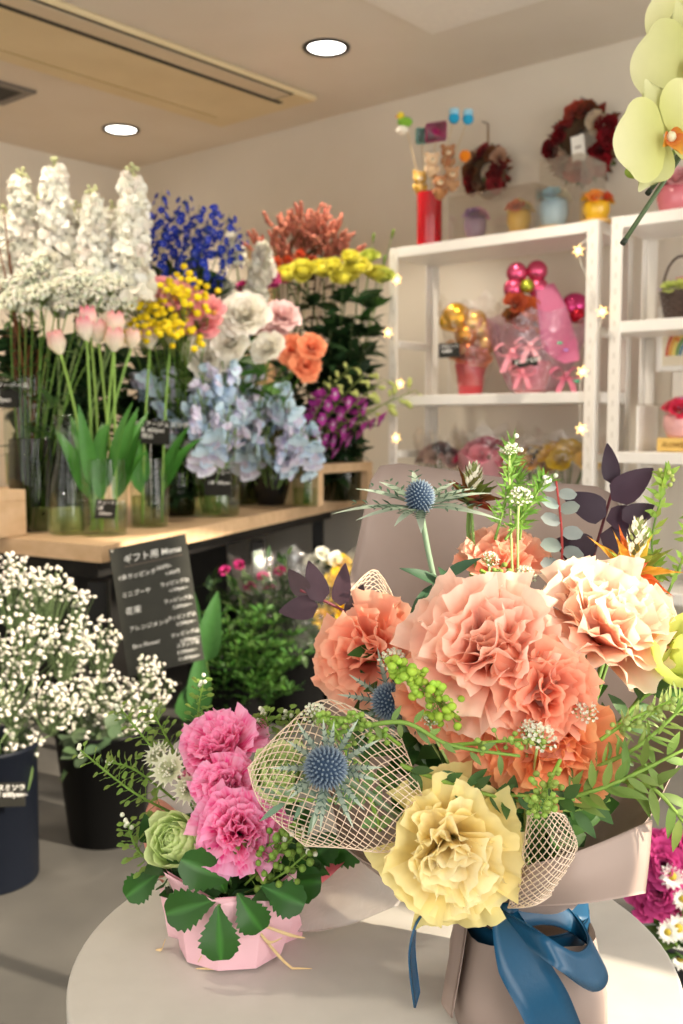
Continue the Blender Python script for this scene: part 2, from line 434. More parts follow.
# ---- downlights
def downlight(px, py, label, dia=.165):
    c = Pz(px, py, H)
    t = thing('downlight', label, 'ceiling light', c)
    mb = MB(); r = dia/2
    lathe(mb, [(r*.80, -.002), (r*.86, -.007), (r*1.02, -.008), (r*1.04, -.0005), (r*.86, -.0005), (r*.80, -.002)], c, '#0c0a09', 32, False)
    mb.build('rim', M['metal'], t)
    mb = MB(); lathe(mb, [(0.001, -.004), (r*.5, -.004), (r*.81, -.003)], c, (1, 1, 1), 32, False); mb.build('diffuser', M['lamp'], t)
    return c
lamps = [downlight(326.5, 47, 'round lit downlight with black rim nearer the top of the photo'),
         downlight(121, 129, 'round lit downlight with black rim farther back near the corner')]
# ------------------------------------------------------------------ display counter
ZC = HC-.30
cA = Pz(101, 546, ZC)[:2]; cL = Pz(0, 537, ZC)[:2]; cB = Pz(359, 495, ZC)[:2]
wv0 = lambda q: np.dot(A(*q, 0)-C0, Vd)
# stop the far end just short of the right wall
k = (wv0(cA)-.02)/(wv0(cA)-wv0(cB)); cB = cA+(cB-cA)*min(k, 1.2)
def hit_left(p, d):     # point on line p+d*t with u=.02
    up = np.dot(A(*p, 0)-C0, U); ud = np.dot(A(*d, 0), U); return p+d*((.02-up)/ud)
cD = hit_left(cA, cL-cA); cC = R(.02, .02)[:2]
counter = thing('display_counter', 'light wood corner counter on black steel legs carrying the flower vases', 'counter', A(*cA, 0))
mb = MB()
TH = .043
poly = np.array([cA, cB, cC, cD])
prism(mb, poly, ZC-TH, ZC)
mb.build('worktop', M['wood'], counter, False)
def inset(p, amt):
    c = poly.mean(0); return p+(c-p)*amt/np.linalg.norm(c-p)
for p, a in ((cA, .12), (cB, .22), (cD, .2), (cC, .2), ((cA+cB)/2+A(.05, .0), .12)):
    q = inset(p, a); mb = MB(); box(mb, (q[0]-.025, q[1]-.025, 0), (q[0]+.025, q[1]+.025, ZC-TH-.06), bev=.003); mb.build('leg', M['black'], counter, False)
q = [inset(p, .16) for p in (cA, cB, cC, cD)]
mb = MB(); prism(mb, q, ZC-TH-.06, ZC-TH); mb.build('apron', M['black'], counter, False)
# added black panel that stands in for the shade under the counter
dAB = nrm(A(*(cB-cA), 0))[:2]; dAD = nrm(A(*(cD-cA), 0))[:2]
mb = MB(); s0 = cA+dAB*.62+dAD*.62
prism(mb, [s0, s0+dAB*1.15, s0+dAB*1.15+A(-.02, .03), s0+A(-.02, .03)], .0, ZC-TH-.06); 
prism(mb, [s0, s0+A(-.03, .02), s0+dAD*1.6+A(-.03, .02), s0+dAD*1.6], 0, ZC-TH-.06)
mb.build('shade_panel', M['black'], counter, False)

# ---- wooden risers
def riser(px0, py0, d, length, depth, h, dirL, label, th=.03):
    o = P(px0, py0, d); o[2] = ZC+.0008
    X = nrm(dirL); Y = A(-X[1], X[0], 0)
    t = thing('wooden_riser', label, 'riser', o)
    mb = MB(); box(mb, (0, 0, h-th), (length, depth, h), X=X, Y=Y, o=o, bev=.002); mb.build('top_board', M['wood'], t, False)
    for a in (0, length-th):
        mb = MB(); box(mb, (a, 0, 0), (a+th, depth, h-th), X=X, Y=Y, o=o, bev=.002); mb.build('side_board', M['wood'], t, False)
    return o, X, Y
dCB = nrm(A(*(cB-cA), 0)); dCD = nrm(A(*(cD-cA), 0))
ro, rX, rY = riser(27, 531, 2.74, .55, .30, .125, -dCD*-1, 'low wooden riser at the left end of the counter holding a glass jar of twigs')
# small cream paper box tucked under the left riser
mb = MB(); bo = P(31, 527, 2.86); bo[2] = ZC+.001
box(mb, (-.005, 0, 0), (.11, .09, .065), X=A(.9, -.43, 0), Y=A(.43, .9, 0), o=bo, col='#d9cfae', bev=.003)
bx = thing('paper_box', 'small cream paper box tucked beside the left wooden riser', 'box', bo); mb.build('body', M['plain'], bx, False)
mb = MB(); ball(mb, bo+A(.9, -.43, 0)*.05+A(-.43, -.9, 0)*.003+A(0, 0, .05), .006, '#4a3c2c', 8, 6); mb.build('knob', M['plain'], bx)
r2o, r2X, r2Y = riser(318, 500, 3.70, .36, .22, .155, dCB*.6+A(.45, .35, 0), 'pale wooden riser at the right end of the counter', .035)

# ------------------------------------------------------------------ foreground table
ZT = HC-.45; tc_ = A(.06*.45, 1.84*.45, 0); TR = .563*.45
tb = thing('round_table', 'round warm grey side table in the foreground under both bouquets', 'table', tc_)
mb = MB(); lathe(mb, [(TR-.006, ZT-.026), (TR-.001, ZT-.022), (TR, ZT-.018), (TR, ZT-.004), (TR-.0015, ZT-.001), (TR-.004, ZT)], tc_, (1, 1, 1), 96, True, True)
mb.build('tabletop', M['table'], tb)
mb = MB(); lathe(mb, [(.022, .02), (.022, ZT-.04), (.09, ZT-.03), (.09, ZT-.026)], tc_, (1, 1, 1), 24); mb.build('column', M['black'], tb)
mb = MB(); lathe(mb, [(.17, 0), (.17, .008), (.165, .012), (.03, .022)], tc_, (1, 1, 1), 48, True, True); mb.build('base', M['black'], tb)

# ------------------------------------------------------------------ white steel shelves
WI = nrm(A(.647, .763, 0))
ZTOP = HC+.65
FL1 = A(.177, 3.81, 0); SW, SD = .835, .27
FL2 = FL1+U*(SW+.045)
def shelf_unit(FL, label, zs, rungs):
    t = thing('shelving_unit', label, 'shelf', FL)
    for a in (0, SW):
        for b in (0, SD):
            mb = MB(); s = .038; sa = 1 if a == 0 else -1; sb = 1 if b == 0 else -1
            box(mb, (a, b, 0), (a+sa*s, b+sb*.004, ZTOP), X=U, Y=WI, o=FL, col='#ece7df', bev=.001)
            box(mb, (a, b+sb*.004, 0), (a+sa*.004, b+sb*s, ZTOP), X=U, Y=WI, o=FL, col='#ece7df', bev=.001)
            if b == 0:
                for k in range(int(ZTOP/.05)):
                    z = .03+k*.05
                    box(mb, (a+sa*.016, -.0006, z), (a+sa*.021, .0, z+.018), X=U, Y=WI, o=FL, col='#d3ccc2')
            mb.build('post', M['metal'], t, False)
    for z in zs:
        mb = MB(); box(mb, (.004, .004, z-.036), (SW-.004, SD-.004, z), X=U, Y=WI, o=FL, col='#eeeae3', bev=.002)
        mb.build('shelf_board', M['metal'], t, False)
    for z in rungs:
        for a in (.004, SW-.022):
            mb = MB(); box(mb, (a, .038, z-.028), (a+.018, SD-.038, z), X=U, Y=WI, o=FL, col='#e9e5dd', bev=.002)
            mb.build('side_rail', M['metal'], t, False)
    return t
shelf_unit(FL1, 'white steel shelving unit with star lights, left of the two', (ZTOP, HC+.108, .62, .14), (1.285, .875))
shelf_unit(FL2, 'white steel shelving unit cut off by the right edge of the photo', (ZTOP, HC+.325, HC-.085, .45), ())
def S(px, z, b=.12, unit=1):
    """point on a shelf at height z, b behind the front edge, in pixel column px"""
    r = ray(px, 425); FLx = FL1+WI*b
    # (FL+U*a) x = y*tan
    k = r[0]/r[1]; a = (k*FLx[1]-FLx[0])/(U[0]-k*U[1])
    q = FLx+U*a; q[2] = z; return q
def Wl(px, py, off=.02):
    """point on the right wall seen at pixel"""
    r = ray(px, py); n = Vd; c = A(0, 0, HC); t = np.dot(C0+Vd*off-c, n)/np.dot(r, n); return c+r*t
# ------------------------------------------------------------------ lettering
def lettering(body, o, X, Zu, size, parent, col='#efece4', name='writing', spacing=1.0, shear=0.1, line=1.0, align='LEFT', thick=.012):
    cu = bpy.data.curves.new('lettering', 'FONT'); cu.body = body; cu.size = size; cu.shear = shear
    cu.space_line = line; cu.space_character = spacing; cu.align_x = align; cu.resolution_u = 2; cu.offset = thick*size
    ob = bpy.data.objects.new('lettering', cu); COL.objects.link(ob)
    bpy.context.view_layer.update()
    me = bpy.data.meshes.new_from_object(ob.evaluated_get(bpy.context.evaluated_depsgraph_get()))
    bpy.data.objects.remove(ob); bpy.data.curves.remove(cu)
    n = len(me.vertices); co = np.zeros(n*3, np.float32); me.vertices.foreach_get('co', co); co = co.reshape(-1, 3)
    X = nrm(X); Zu = nrm(Zu); V = np.asarray(o)+co[:, :1]*X+co[:, 1:2]*Zu
    off = WL[parent.name]; me.vertices.foreach_set('co', (V-off).astype(np.float32).ravel())
    me.materials.clear(); me.materials.append(M['chalk'])
    at = me.color_attributes.new('tone', 'FLOAT_COLOR', 'POINT'); at.data.foreach_set('color', np.tile(A(*lin(col), 1), n).astype(np.float32))
    me.update()
    w = bpy.data.objects.new(name, me); COL.objects.link(w); w.parent = parent; WL[w.name] = off
    return w
def price_card(c, w, h, X, Zu, body, label, size=None, name='price_card', cat='price card', line=1.0, indent=.08, stick=None):
    X = nrm(X); Zu = nrm(Zu); Yn = nrm(np.cross(Zu, X)); Yn = Yn if Yn[1] > 0 else -Yn
    t = thing(name, label, cat, np.asarray(c))
    mb = MB(); box(mb, (-w/2, 0, -h/2), (w/2, .0022, h/2), X=X, Y=Yn, Z=Zu, o=c, col='#25241f', bev=.0006); mb.build('card', M['board'], t, False)
    size = size or h*.3
    lettering(body, np.asarray(c)-X*w*(.5-indent)+Zu*(h*.5-size*1.05)-Yn*.0008, X, Zu, size, t, line=line)
    if stick is not None:
        mb = MB(); tube(mb, [np.asarray(c)+Yn*.004+Zu*h*.3, np.asarray(stick)], .0012, '#d8d4cc', 6); mb.build('clip_stick', M['metal'], t)
    return t

# ------------------------------------------------------------------ blossoms (built once, shared)
def addpetal(mb, g, th, ce, ct, mid=None, jit=.06, tilt=None, loc=(0, 0, 0), pw=1.3, nv=6, nu=7, streak=0):
    V, v, u = g
    ce = lin(ce) if isinstance(ce, str) else ce; ct = lin(ct) if isinstance(ct, str) else ct
    t = (v**pw)[:, None]
    if streak: t = np.clip(t+streak*(np.sin(u*9+rng.uniform(0, 6))*.5+rng.normal(size=len(u))*.35)[:, None], 0, 1)
    c = (ce*(1-t)+ct*t)*(1+rng.uniform(-jit, jit))
    V = rz(V, th)
    if tilt is not None: V = V @ np.asarray(tilt).T
    mb.add(V+np.asarray(loc), gq(nv, nu), None, np.clip(c, 0, 1))
def ruffle_flower(n=34, L=.05, W=.03, spread=1.9, inner=.1, ruf=.1, frq=3.2, ce='#e0805a', ct='#f2b493', nv=6, nu=9, jag=.05, Lin=.75, streak=0, pw=1.3, cupi=.9, jit=.07):
    mb = MB()
    for i in range(n):
        t = (i+.5)/n; th = i*2.39996+rng.uniform(-.3, .3)
        p0 = inner*(1-t)+.75*t+rng.uniform(-.1, .1); p1 = .30*(1-t)+spread*t**.9+rng.uniform(-.22, .22)
        Lp = L*(Lin+(1-Lin)*t)*rng.uniform(.88, 1.1)
        g = petal(Lp, W*(.55+.45*t)*rng.uniform(.85, 1.15), p0, p1, nu, nv, 'fan', cupi*(1-t)+.12*t, ruf*rng.uniform(.6, 1.4), frq*rng.uniform(.7, 1.3), rng.uniform(0, 6), .002+.006*t, 0, .18, jag)
        addpetal(mb, g, th, ce, ct, jit=jit, nv=nv, nu=nu, streak=streak, pw=pw)
    return mb
def rose_flower(n=22, L=.045, W=.026, ce='#d8c33a', ct='#ece26a', spread=1.25, nv=6, nu=7, prof='round', streak=0, pw=1.3, jit=.06, ruf=.015):
    mb = MB()
    for i in range(n):
        t = (i+.5)/n; th = i*2.39996
        p0 = .12+.85*t**1.2; p1 = -.9*(1-t)+spread*t**1.5
        Lp = L*(.72+.28*t)
        g = petal(Lp, W*(.45+.55*t), p0, p1, nu, nv, prof, 1.1*(1-t)+.45*t, ruf, 2, rng.uniform(0, 6), .001+.005*t, 0, .1)
        addpetal(mb, g, th, ce, ct, nv=nv, nu=nu, streak=streak, pw=pw, jit=jit)
    return mb
def calyx(mb, L=.02, r=.008, col='#7f9a4c'):
    for k in range(5):
        g = petal(L, r*.8, .5, .1, 3, 4, 'lance', .4); addpetal(mb, g, k*2*PI/5, col, col, nv=4, nu=3)
    ball(mb, (0, 0, -.004), r, col, 8, 5, (1, 1, 1.1))
def floret(mb, c, d, r, col, n=5, ct=None, nv=3, nu=3, cup=.2, a0=1.0, a1=1.5, prof='round', spin=0, jit=.08):
    Mx = rotz_to(d, spin)
    for k in range(n):
        g = petal(r, r*.62, a0, a1, nu, nv, prof, cup)
        addpetal(mb, g, k*2*PI/n, col, ct or col, nv=nv, nu=nu, tilt=Mx, loc=c, jit=jit)
def puff(mb, c, r, col, n=9, ct=None):
    """small crumpled double floret"""
    for k in range(n):
        d = rdir(); d[2] = abs(d[2])*.8; g = petal(r, r*.7, .5, 1.3, 3, 3, 'round', .4, .1, 2, rng.uniform(0, 6))
        addpetal(mb, g, rng.uniform(0, 6), col, ct or col, nv=3, nu=3, tilt=rotz_to(d), loc=c, jit=.1)

PR = {}
def proto(name, mb, mat): PR[name] = mb.mesh(name, M[mat]); return PR[name]
# tulip
for k, (ce, ct, op) in enumerate((('#fffbea', '#f0668c', 0), ('#fffae6', '#f49aa4', .05), ('#fff8e2', '#f9c2bd', .1))):
    mb = MB()
    for i in range(6):
        g = petal(.062, .021, .78, -.42+op, 7, 8, 'ovate', .55, 0, 2, 0, .003 if i % 2 else .0045, 0, .12)
        addpetal(mb, g, i*PI/3, ce, ct, nv=8, nu=7, pw=2.6)
    proto('tulip%d' % k, mb, 'fleshy')
# carnation family
for k in range(2):
    proto('pinkcarn%d' % k, ruffle_flower(26, .042, .024, 1.7, ce='#ee8390', ct='#fab4b6', nv=5, nu=7), 'bloom')
    proto('white%d' % k, ruffle_flower(44, .052, .026, 1.75, ruf=.09, ce='#f0ead2', ct='#fffaf0', nv=5, nu=7, jag=.05), 'bloom')
    proto('orange%d' % k, ruffle_flower(26, .042, .024, 1.7, ce='#f07a48', ct='#ffad82', nv=5, nu=7), 'bloom')
    proto('palepink%d' % k, ruffle_flower(24, .042, .024, 1.7, ce='#efb9b6', ct='#fbdcd8', nv=5, nu=7), 'bloom')
    proto('yellowrose%d' % k, rose_flower(22, .05, .03, '#d6cb36', '#f0ea66'), 'bloom')
    proto('magenta%d' % k, ruffle_flower(20, .03, .018, 1.7, ce='#a8195f', ct='#cf3a86', nv=4, nu=5), 'bloom')
    proto('whitemum%d' % k, ruffle_flower(30, .032, .012, 1.8, ruf=.03, ce='#e6e8c8', ct='#faf8f0', nv=4, nu=5, jag=0), 'bloom')
    proto('yellowmum%d' % k, ruffle_flower(30, .032, .012, 1.8, ruf=.03, ce='#d7a312', ct='#f2cf2a', nv=4, nu=5, jag=0), 'bloom')
proto('limerose', rose_flower(20, .045, .027, '#a9b53c', '#cfd669'), 'bloom')
# stock spike: florets packed on a tapering axis
for k in range(3):
    mb = MB(); Lk = .30
    for i in range(96):
        t = i/96; z = Lk*t; rr = .054*(1-.5*t)+.004; a = i*2.39996
        d = nrm(A(math.cos(a), math.sin(a), .25+.8*t))
        puff(mb, A(0, 0, z)+A(d[0], d[1], 0)*rr*rng.uniform(.6, 1.05), .026*(1-.35*t), vary('#fffaee', .04), 7)
    for i in range(10):
        ball(mb, A(rng.normal()*.008, rng.normal()*.008, Lk+rng.uniform(-.01, .03)), .006, '#cfd2a0', 6, 4)
    proto('stock%d' % k, mb, 'bloom')
mb = MB()
for i in range(46):
    t = i/46; a = i*2.39996; d = nrm(A(math.cos(a), math.sin(a), .35+t)); puff(mb, A(0, 0, .10*t)+A(d[0], d[1], 0)*.034*(1-.6*t), .02, vary('#f5f1e2', .05), 6)
proto('shortstock', mb, 'bloom')
# delphinium
for k in range(3):
    mb = MB()
    for i in range(18):
        t = i/18; a = i*2.4+rng.uniform(-.5, .5); d = nrm(A(math.cos(a), math.sin(a), .3)); c = A(0, 0, .22*t)+d*rng.uniform(.018, .05)*(1-.3*t)
        tube(mb, [A(0, 0, .22*t-.01), c], .0008, '#6a7d55', 4, False)
        floret(mb, c, d+A(0, 0, .2), .024*(1-.3*t), vary('#3346b4', .22), 5, cup=.3)
        ball(mb, c+d*.002, .0025, '#dfe0ee', 5, 4)
    tube(mb, [A(0, 0, -.02), A(0, 0, .23)], [.0025, .001], '#6a7d55', 5)
    proto('delph%d' % k, mb, 'bloom')
# lace umbel
for k in range(2):
    mb = MB()
    for i in range(34):
        a = i*2.4; q = math.sqrt((i+.5)/34)*.034; c = A(q*math.cos(a), q*math.sin(a), .012*(1-(q/.034)**2)+rng.uniform(-.003, .003))
        tube(mb, [A(0, 0, -.035), c], .0006, '#8c9a5c', 3, False)
        for j in range(3): ball(mb, c+rng.normal(size=3)*.004, .0048, vary('#f2f2de', .12), 5, 4, (1, 1, .7))
    proto('lace%d' % k, mb, 'bloom')
# yellow button spray
for k in range(2):
    mb = MB(); lb = MB()
    for i in range(15):
        c = A(*(rng.normal(size=2)*.028), rng.uniform(-.03, .035))
        tube(lb, bez(A(0, 0, -.10), A(c[0]*.3, c[1]*.3, -.04), c, 4), .0009, '#7c8f45', 4, False)
        ball(mb, c, rng.uniform(.0075, .0115), vary('#f7dc22', .08), 8, 6, (1, 1, .8))
    mb.merge(lb); proto('button%d' % k, mb, 'bloom')
# rust plume spray
for k in range(3):
    mb = MB()
    for i in range(9):
        e = A(*(rng.normal(size=2)*.035), rng.uniform(.0, .07)); pts = bez(A(0, 0, -.09), A(0, 0, -.02), e, 5)
        tube(mb, pts, .0011, '#6b4a33', 4, False); ax = nrm(pts[-1]-pts[-2])
        for j in range(26):
            c = e+ax*(j/26-.4)*.055+rng.normal(size=3)*.0045*(1.2-j/26)
            ball(mb, c, .0048, vary('#c67c66', .2), 5, 4, (1, 1, 1.3), ax=ax+rng.normal(size=3)*.5)
    proto('rust%d' % k, mb, 'bloom')
mb = MB()
for i in range(30):
    d = rdir(); d[2] = abs(d[2]); g = petal(.019, .006, .3, 1., 3, 3, 'ovate', .3); addpetal(mb, g, rng.uniform(0, 6), '#d8502f', '#ee7a4c', nv=3, nu=3, tilt=rotz_to(d+A(0, 0, .4)))
proto('spraymum', mb, 'bloom')
# sweet pea stem top: five to seven wavy florets up one side
for k in range(4):
    mb = MB(); n = 6
    for i in range(n):
        z = .10*i/n; a = rng.uniform(-1.2, 1.2); d = nrm(A(math.cos(a), math.sin(a), .35)); c = A(0, 0, z)+d*.022
        tube(mb, [A(0, 0, z-.012), c], .0009, '#8aa06a', 4, False)
        cc = [lin('#c6dcf6'), lin('#e2dcf8'), lin('#cfe6f2'), lin('#eadff2')][rng.integers(0, 4)]
        Mx = rotz_to(d, rng.uniform(-.4, .4))
        for th, p0, p1, L_, W_ in ((0, 1.0, 1.7, .030, .030), (PI, .25, .9, .022, .017), (PI*.75, .5, .9, .022, .015), (PI*1.25, .5, .9, .022, .015)):
            g = petal(L_, W_, p0, p1, 7, 5, 'round', .25, .11, 2.4, rng.uniform(0, 6)); addpetal(mb, g, th, vary(cc, .05), mixc(cc, lin('#e2f1f6'), .6), nv=5, nu=7, tilt=Mx, loc=c)
    tube(mb, [A(0, 0, -.03), A(0, 0, .10)], .0018, '#7f9a5f', 5)
    proto('pea%d' % k, mb, 'bloom')
# orchid spray (dendrobium)
for k in range(3):
    mb = MB(); n = 11; pts = bez(A(0, 0, -.02), A(0, 0, .12), A(.07, 0, .20), n+3)
    tube(mb, pts, [.0022, .001], '#7f8f4a', 5)
    for i in range(n+3):
        s = (-1)**i; d = nrm(A(.2, s*.8, .35+rng.uniform(-.2, .3))); c = pts[i]+d*.02
        tube(mb, [pts[i], c], .0009, '#9aa860', 4, False)
        if i < n-3:
            floret(mb, c, d+A(0, -.2, 0), .024, '#c04aa6', 5, '#a92a92', 4, 3, .25, .9, 1.4, 'ovate')
            floret(mb, c+d*.003, d, .011, '#efe3ef', 2, '#8d1f7d', 3, 3, .4, .5, .9)
        else: ball(mb, c, .0075*(1.1-.05*(i-n)), '#c3cc78', 6, 5, (.7, .7, 1.3), ax=d)
    proto('dendro%d' % k, mb, 'bloom')

# ------------------------------------------------------------------ vases
def vase(c, prof, label, water=.5, mat='glass', name='glass_vase', col=(1, 1, 1), n=32):
    t = thing(name, label, 'vase', c)
    prof = np.asarray(prof, float)
    mb = MB(); lathe(mb, prof, c, col, n, True)
    r, z = prof[-1]; lathe(mb, [(r, z), (r-.001, z+.0015), (r-.003, z+.001), (r-.0035, z-.004)], c, col, n, False)
    mb.build('body', M[mat], t)
    if water:
        h = prof[-1][1]*water; zs = np.linspace(.006, h, 5); rs = np.interp(zs, prof[:, 1], prof[:, 0])-.003
        mb = MB(); lathe(mb, np.c_[rs, zs], c, (1, 1, 1), n, True, True); mb.build('water', M['water'], t)
    return t
def cyl(r, h, bulge=0): return [(r*.9, 0), (r*.97, .004), (r+bulge*.3, h*.3), (r+bulge, h*.6), (r, h)]
def Zp(px, py, z=None): return Pz(px, py, ZC if z is None else z)+A(0, 0, .001)

def flower(name, label, cat, group, base, head, me, d=None, scale=1, sr=.002, scol='#6f9440', lv=None, bend=.25, spin=None, nleaf=0, lcol='#3f6630', lL=.09, lW=.012, lspan=(.35, .9), lprof='lance', part='blossom', drop=.0, mid=None):
    base, head = np.asarray(base, float), np.asarray(head, float)
    if mid is None:
        mid = base*.45+head*.55; mid[:2] = base[:2]*.7+head[:2]*.3
        mid[:2] += rng.normal(size=2)*.012*bend*4
    pts = bez(base, mid, head-A(0, 0, drop), 9)
    d = nrm(pts[-1]-pts[-2]) if d is None else nrm(d)
    t = thing(name, label, cat, base, group)
    mb = MB(); tube(mb, pts, [sr*1.15, sr], vary(scol), 6); mb.build('stem', STEM, t)
    inst(part, me, t, head-A(0, 0, drop), d, scale, rng.uniform(0, 6) if spin is None else spin)
    if nleaf:
        mb = MB()
        for k in range(nleaf):
            f = rng.uniform(*lspan); q = pts[int(f*8)]; a = rng.uniform(0, 2*PI)
            dd = nrm(A(math.cos(a), math.sin(a), rng.uniform(.1, 1.0)))
            leaf(mb, q, dd, A(0, 0, 1)+rng.normal(size=3)*.3, lL*rng.uniform(.7, 1.2), lW*rng.uniform(.8, 1.2), vary(lcol, .25), .25, rng.uniform(-1.1, -.1), 5, 3, lprof)
        mb.build('leaves', LEAF, t)
    return t
def bunch(heads, basec, br, depth, name, lab, cat, group, protos, scale=1., dspread=.06, dz=None, **kw):
    heads = sorted(heads); n = len(heads); out = []
    for i, h in enumerate(heads):
        px, py = h[:2]; sc = h[2] if len(h) > 2 else 1; dd = depth+(h[3] if len(h) > 3 else rng.uniform(-dspread, dspread))
        a = rng.uniform(0, 2*PI); q = br*math.sqrt(rng.uniform(0, 1)); b = np.asarray(basec)+A(q*math.cos(a), q*math.sin(a), .008)
        hd = P(px, py, dd); me = PR[protos[i % len(protos)]]
        d = None
        if dz is not None: d = nrm(nrm(hd-b)*dz[0]+A(*dz[1])+rng.normal(size=3)*.15)
        out.append(flower(name, rank(i, n, lab), cat, group, b, hd, me, d, scale*sc, **kw))
    return out

# --- tulips
tv = Zp(99, 537); tv[1] += .06
vase(tv, cyl(.063, .205, .002), 'clear glass cylinder vase of tulips at the front corner of the counter', .42)
tv2 = Zp(147, 528); tv2[1] += .05
vase(tv2, cyl(.055, .20, .004), 'clear rounded glass vase just right of the front tulip vase', .45)
tl = ['pink tipped tulip standing apart on the far left', 'deep pink tulip at the top of the left pair', 'pink and white tulip just below the topmost deep pink one', 'pale pink tulip right of the deep pink pair',
      'tall pale tulip above the lowest tulip', 'lowest pale pink tulip hanging under the tall pale one', 'small cream tulip right of the lowest tulip', 'pale tulip with pink top, second from the right', 'rightmost cream tulip leaning right']
th = [(61, 355, 1), (90, 331, 0), (87, 341, 0), (99, 344, 1), (115, 336, 1), (114, 352, 1), (131, 349, 2), (150, 349, 1), (170, 345, 2)]
for i, ((px, py, kk), lb) in enumerate(zip(th, tl)):
    vb = tv if i < 7 else tv2
    hd = P(px, py, vb[1]+rng.uniform(-.04, .03)); a = rng.uniform(0, 6)
    b = vb+A(.035*math.cos(a), .035*math.sin(a), .01)
    hd2 = hd; d = nrm(A((hd[0]-vb[0])*1.2, -.1, .5))
    t = flower('tulip', lb, 'tulip', 'tulips in the glass vases', b, hd2, PR['tulip%d' % kk], d, .0+1.15 if i != 6 else .95, .0036, '#8db256', bend=.1)
    mb = MB()
    for k in range(2 if i not in (0, 4, 5) else 3):
        f = vb+A(.04*math.cos(a+k*2), .04*math.sin(a+k*2), .10+.03*k); dd = nrm(A(math.cos(a+k*2.2)*.3, math.sin(a+k*2.2)*.28, 1.0))
        leaf(mb, f, dd, A(-dd[0], -dd[1], .3)+A(0, -.6, 0), rng.uniform(.16, .25), .021, vary('#4f8a3a', .12), .3, rng.uniform(-1.3, -.1), 9, 5, 'ovate', wave=.01)
    mb.build('leaves', M['glossleaf'], t)
# three drooping leaves that overhang the rim belong to the leftmost tulips
cf = tv+A(.02, -.066, .075)
price_card(cf, .058, .052, A(1, -.14, 0), A(.12, 0, 1), 'チューリップ\n1本\n  350yen', 'small black price card leaning on the front of the tulip vase', .0125, line=1.15)
# --- carafe and neighbours at the left
cv = Zp(63, 536); cv[1] += .05
vase(cv, [(.045, 0), (.05, .005), (.052, .06), (.046, .13), (.03, .2), (.024, .25), (.03, .30), (.036, .325)], 'tall narrow waisted glass carafe left of the tulip vase', .35)
# --- twig jar on the left riser
jz = ZC+.125; jv = Pz(22, 487, jz)+A(0, .07, .001)
vase(jv, cyl(.068, .31, .0), 'tall glass jar of brown twigs on the left wooden riser', .3)
for i in range(9):
    a = i*2.4; b = jv+A(.04*math.cos(a), .04*math.sin(a), .008); hd = P([4, 20, 38, 8, 30, -8, 45, 14, 26][i], [210, 330, 350, 250, 345, 220, 360, 300, 340][i], jv[1]+.02*math.sin(a))
    t = thing('twig', rank(i, 9, 'brown bare twig in the jar on the left riser') if False else 'brown bare twig standing in the tall glass jar on the left riser', 'twig', b, 'twigs in the glass jar')
    mb = MB(); pts = bez(b, (b+hd)/2+rng.normal(size=3)*.02, hd, 10); tube(mb, pts, [.0045, .002], vary('#7a4a2a', .2), 6); mb.build('stem', STEM, t)
    for k in range(5):
        mb = MB(); q = pts[4+k]; e = q+rdir()*.06+A(0, 0, .05); tube(mb, [q, e], [.0018, .0008], vary('#6b4327', .2), 5); mb.build('side_shoot', STEM, t)
price_card(jv+A(-.045, -.075, .26), .085, .075, A(1, .03, 0), A(0, 0, 1), 'スノーボール\n1本\n 980yen', 'black price card on the glass jar at the left edge', .018, line=1.1)

# --- white stock spikes
sv_ = Zp(60, 518); sv_[1] = 2.98; sv_[0] = P(60, 400, 2.98)[0]
vase(sv_, cyl(.085, .30, .01), 'wide smoky glass cylinder holding the tall white stock stems', .5, 'smoky')
sp = [(4, 215, .72, .1), (20, 182, .95, .05), (55, 172, 1.05, 0), (74, 214, .9, .12), (93, 198, .85, -.03), (112, 212, .85, .1), (132, 180, 1.05, .0), (38, 205, .85, .14)]
sl = {4: 'short cream stock spike at the left edge of the photo', 20: 'white stock spike, first tall one from the left edge', 55: 'tallest white stock spike, left of centre of its bunch', 74: 'cream stock spike in the back row beside the tallest one',
      93: 'white stock spike with a bare green tip in the middle', 112: 'cream stock spike behind and left of the rightmost spike', 132: 'big rightmost white stock spike next to the blue delphiniums', 38: 'cream stock spike behind, between the first and the tallest'}
for i, (px, py, sc, dd) in enumerate(sp):
    top = P(px, py, 2.95+dd); Ls = .33*sc; hd = top-A(0, 0, Ls)+A(rng.uniform(-.01, .01), 0, 0)
    a = i*2.4; b = sv_+A(.05*math.cos(a), .05*math.sin(a), .01)
    flower('stock_stem', sl[px], 'flower', 'white stocks', b, hd, PR['stock%d' % (i % 3)], top-hd, sc*1.12, .0035, '#7d9455', nleaf=9, lcol='#5a7348', lL=.08, lW=.011, lspan=(.4, .95), part='florets')
# --- green white lace flowers in front of the stocks
lv_ = A(*P(30, 400, 2.86)[:2], ZC+.001)
vase(lv_, cyl(.06, .26, .005), 'smoky glass vase of greenish lace flowers behind the carafe', .5, 'smoky')
lh = [(34, 266), (50, 279), (62, 288), (76, 280), (89, 290), (41, 292), (70, 300), (100, 302), (11, 300), (27, 304), (122, 304), (56, 303), (108, 283), (20, 285)]
bunch([(x, y, 1.0) for x, y in lh], lv_, .03, 2.86, 'lace_flower', 'greenish white lace flower head below the stock spikes', 'flower', 'lace flowers', ['lace0', 'lace1'], 1.25, dz=(.5, (0, -.8, .5)), sr=.0016, nleaf=5, lcol='#48663a', lL=.08, lW=.008, part='umbel')
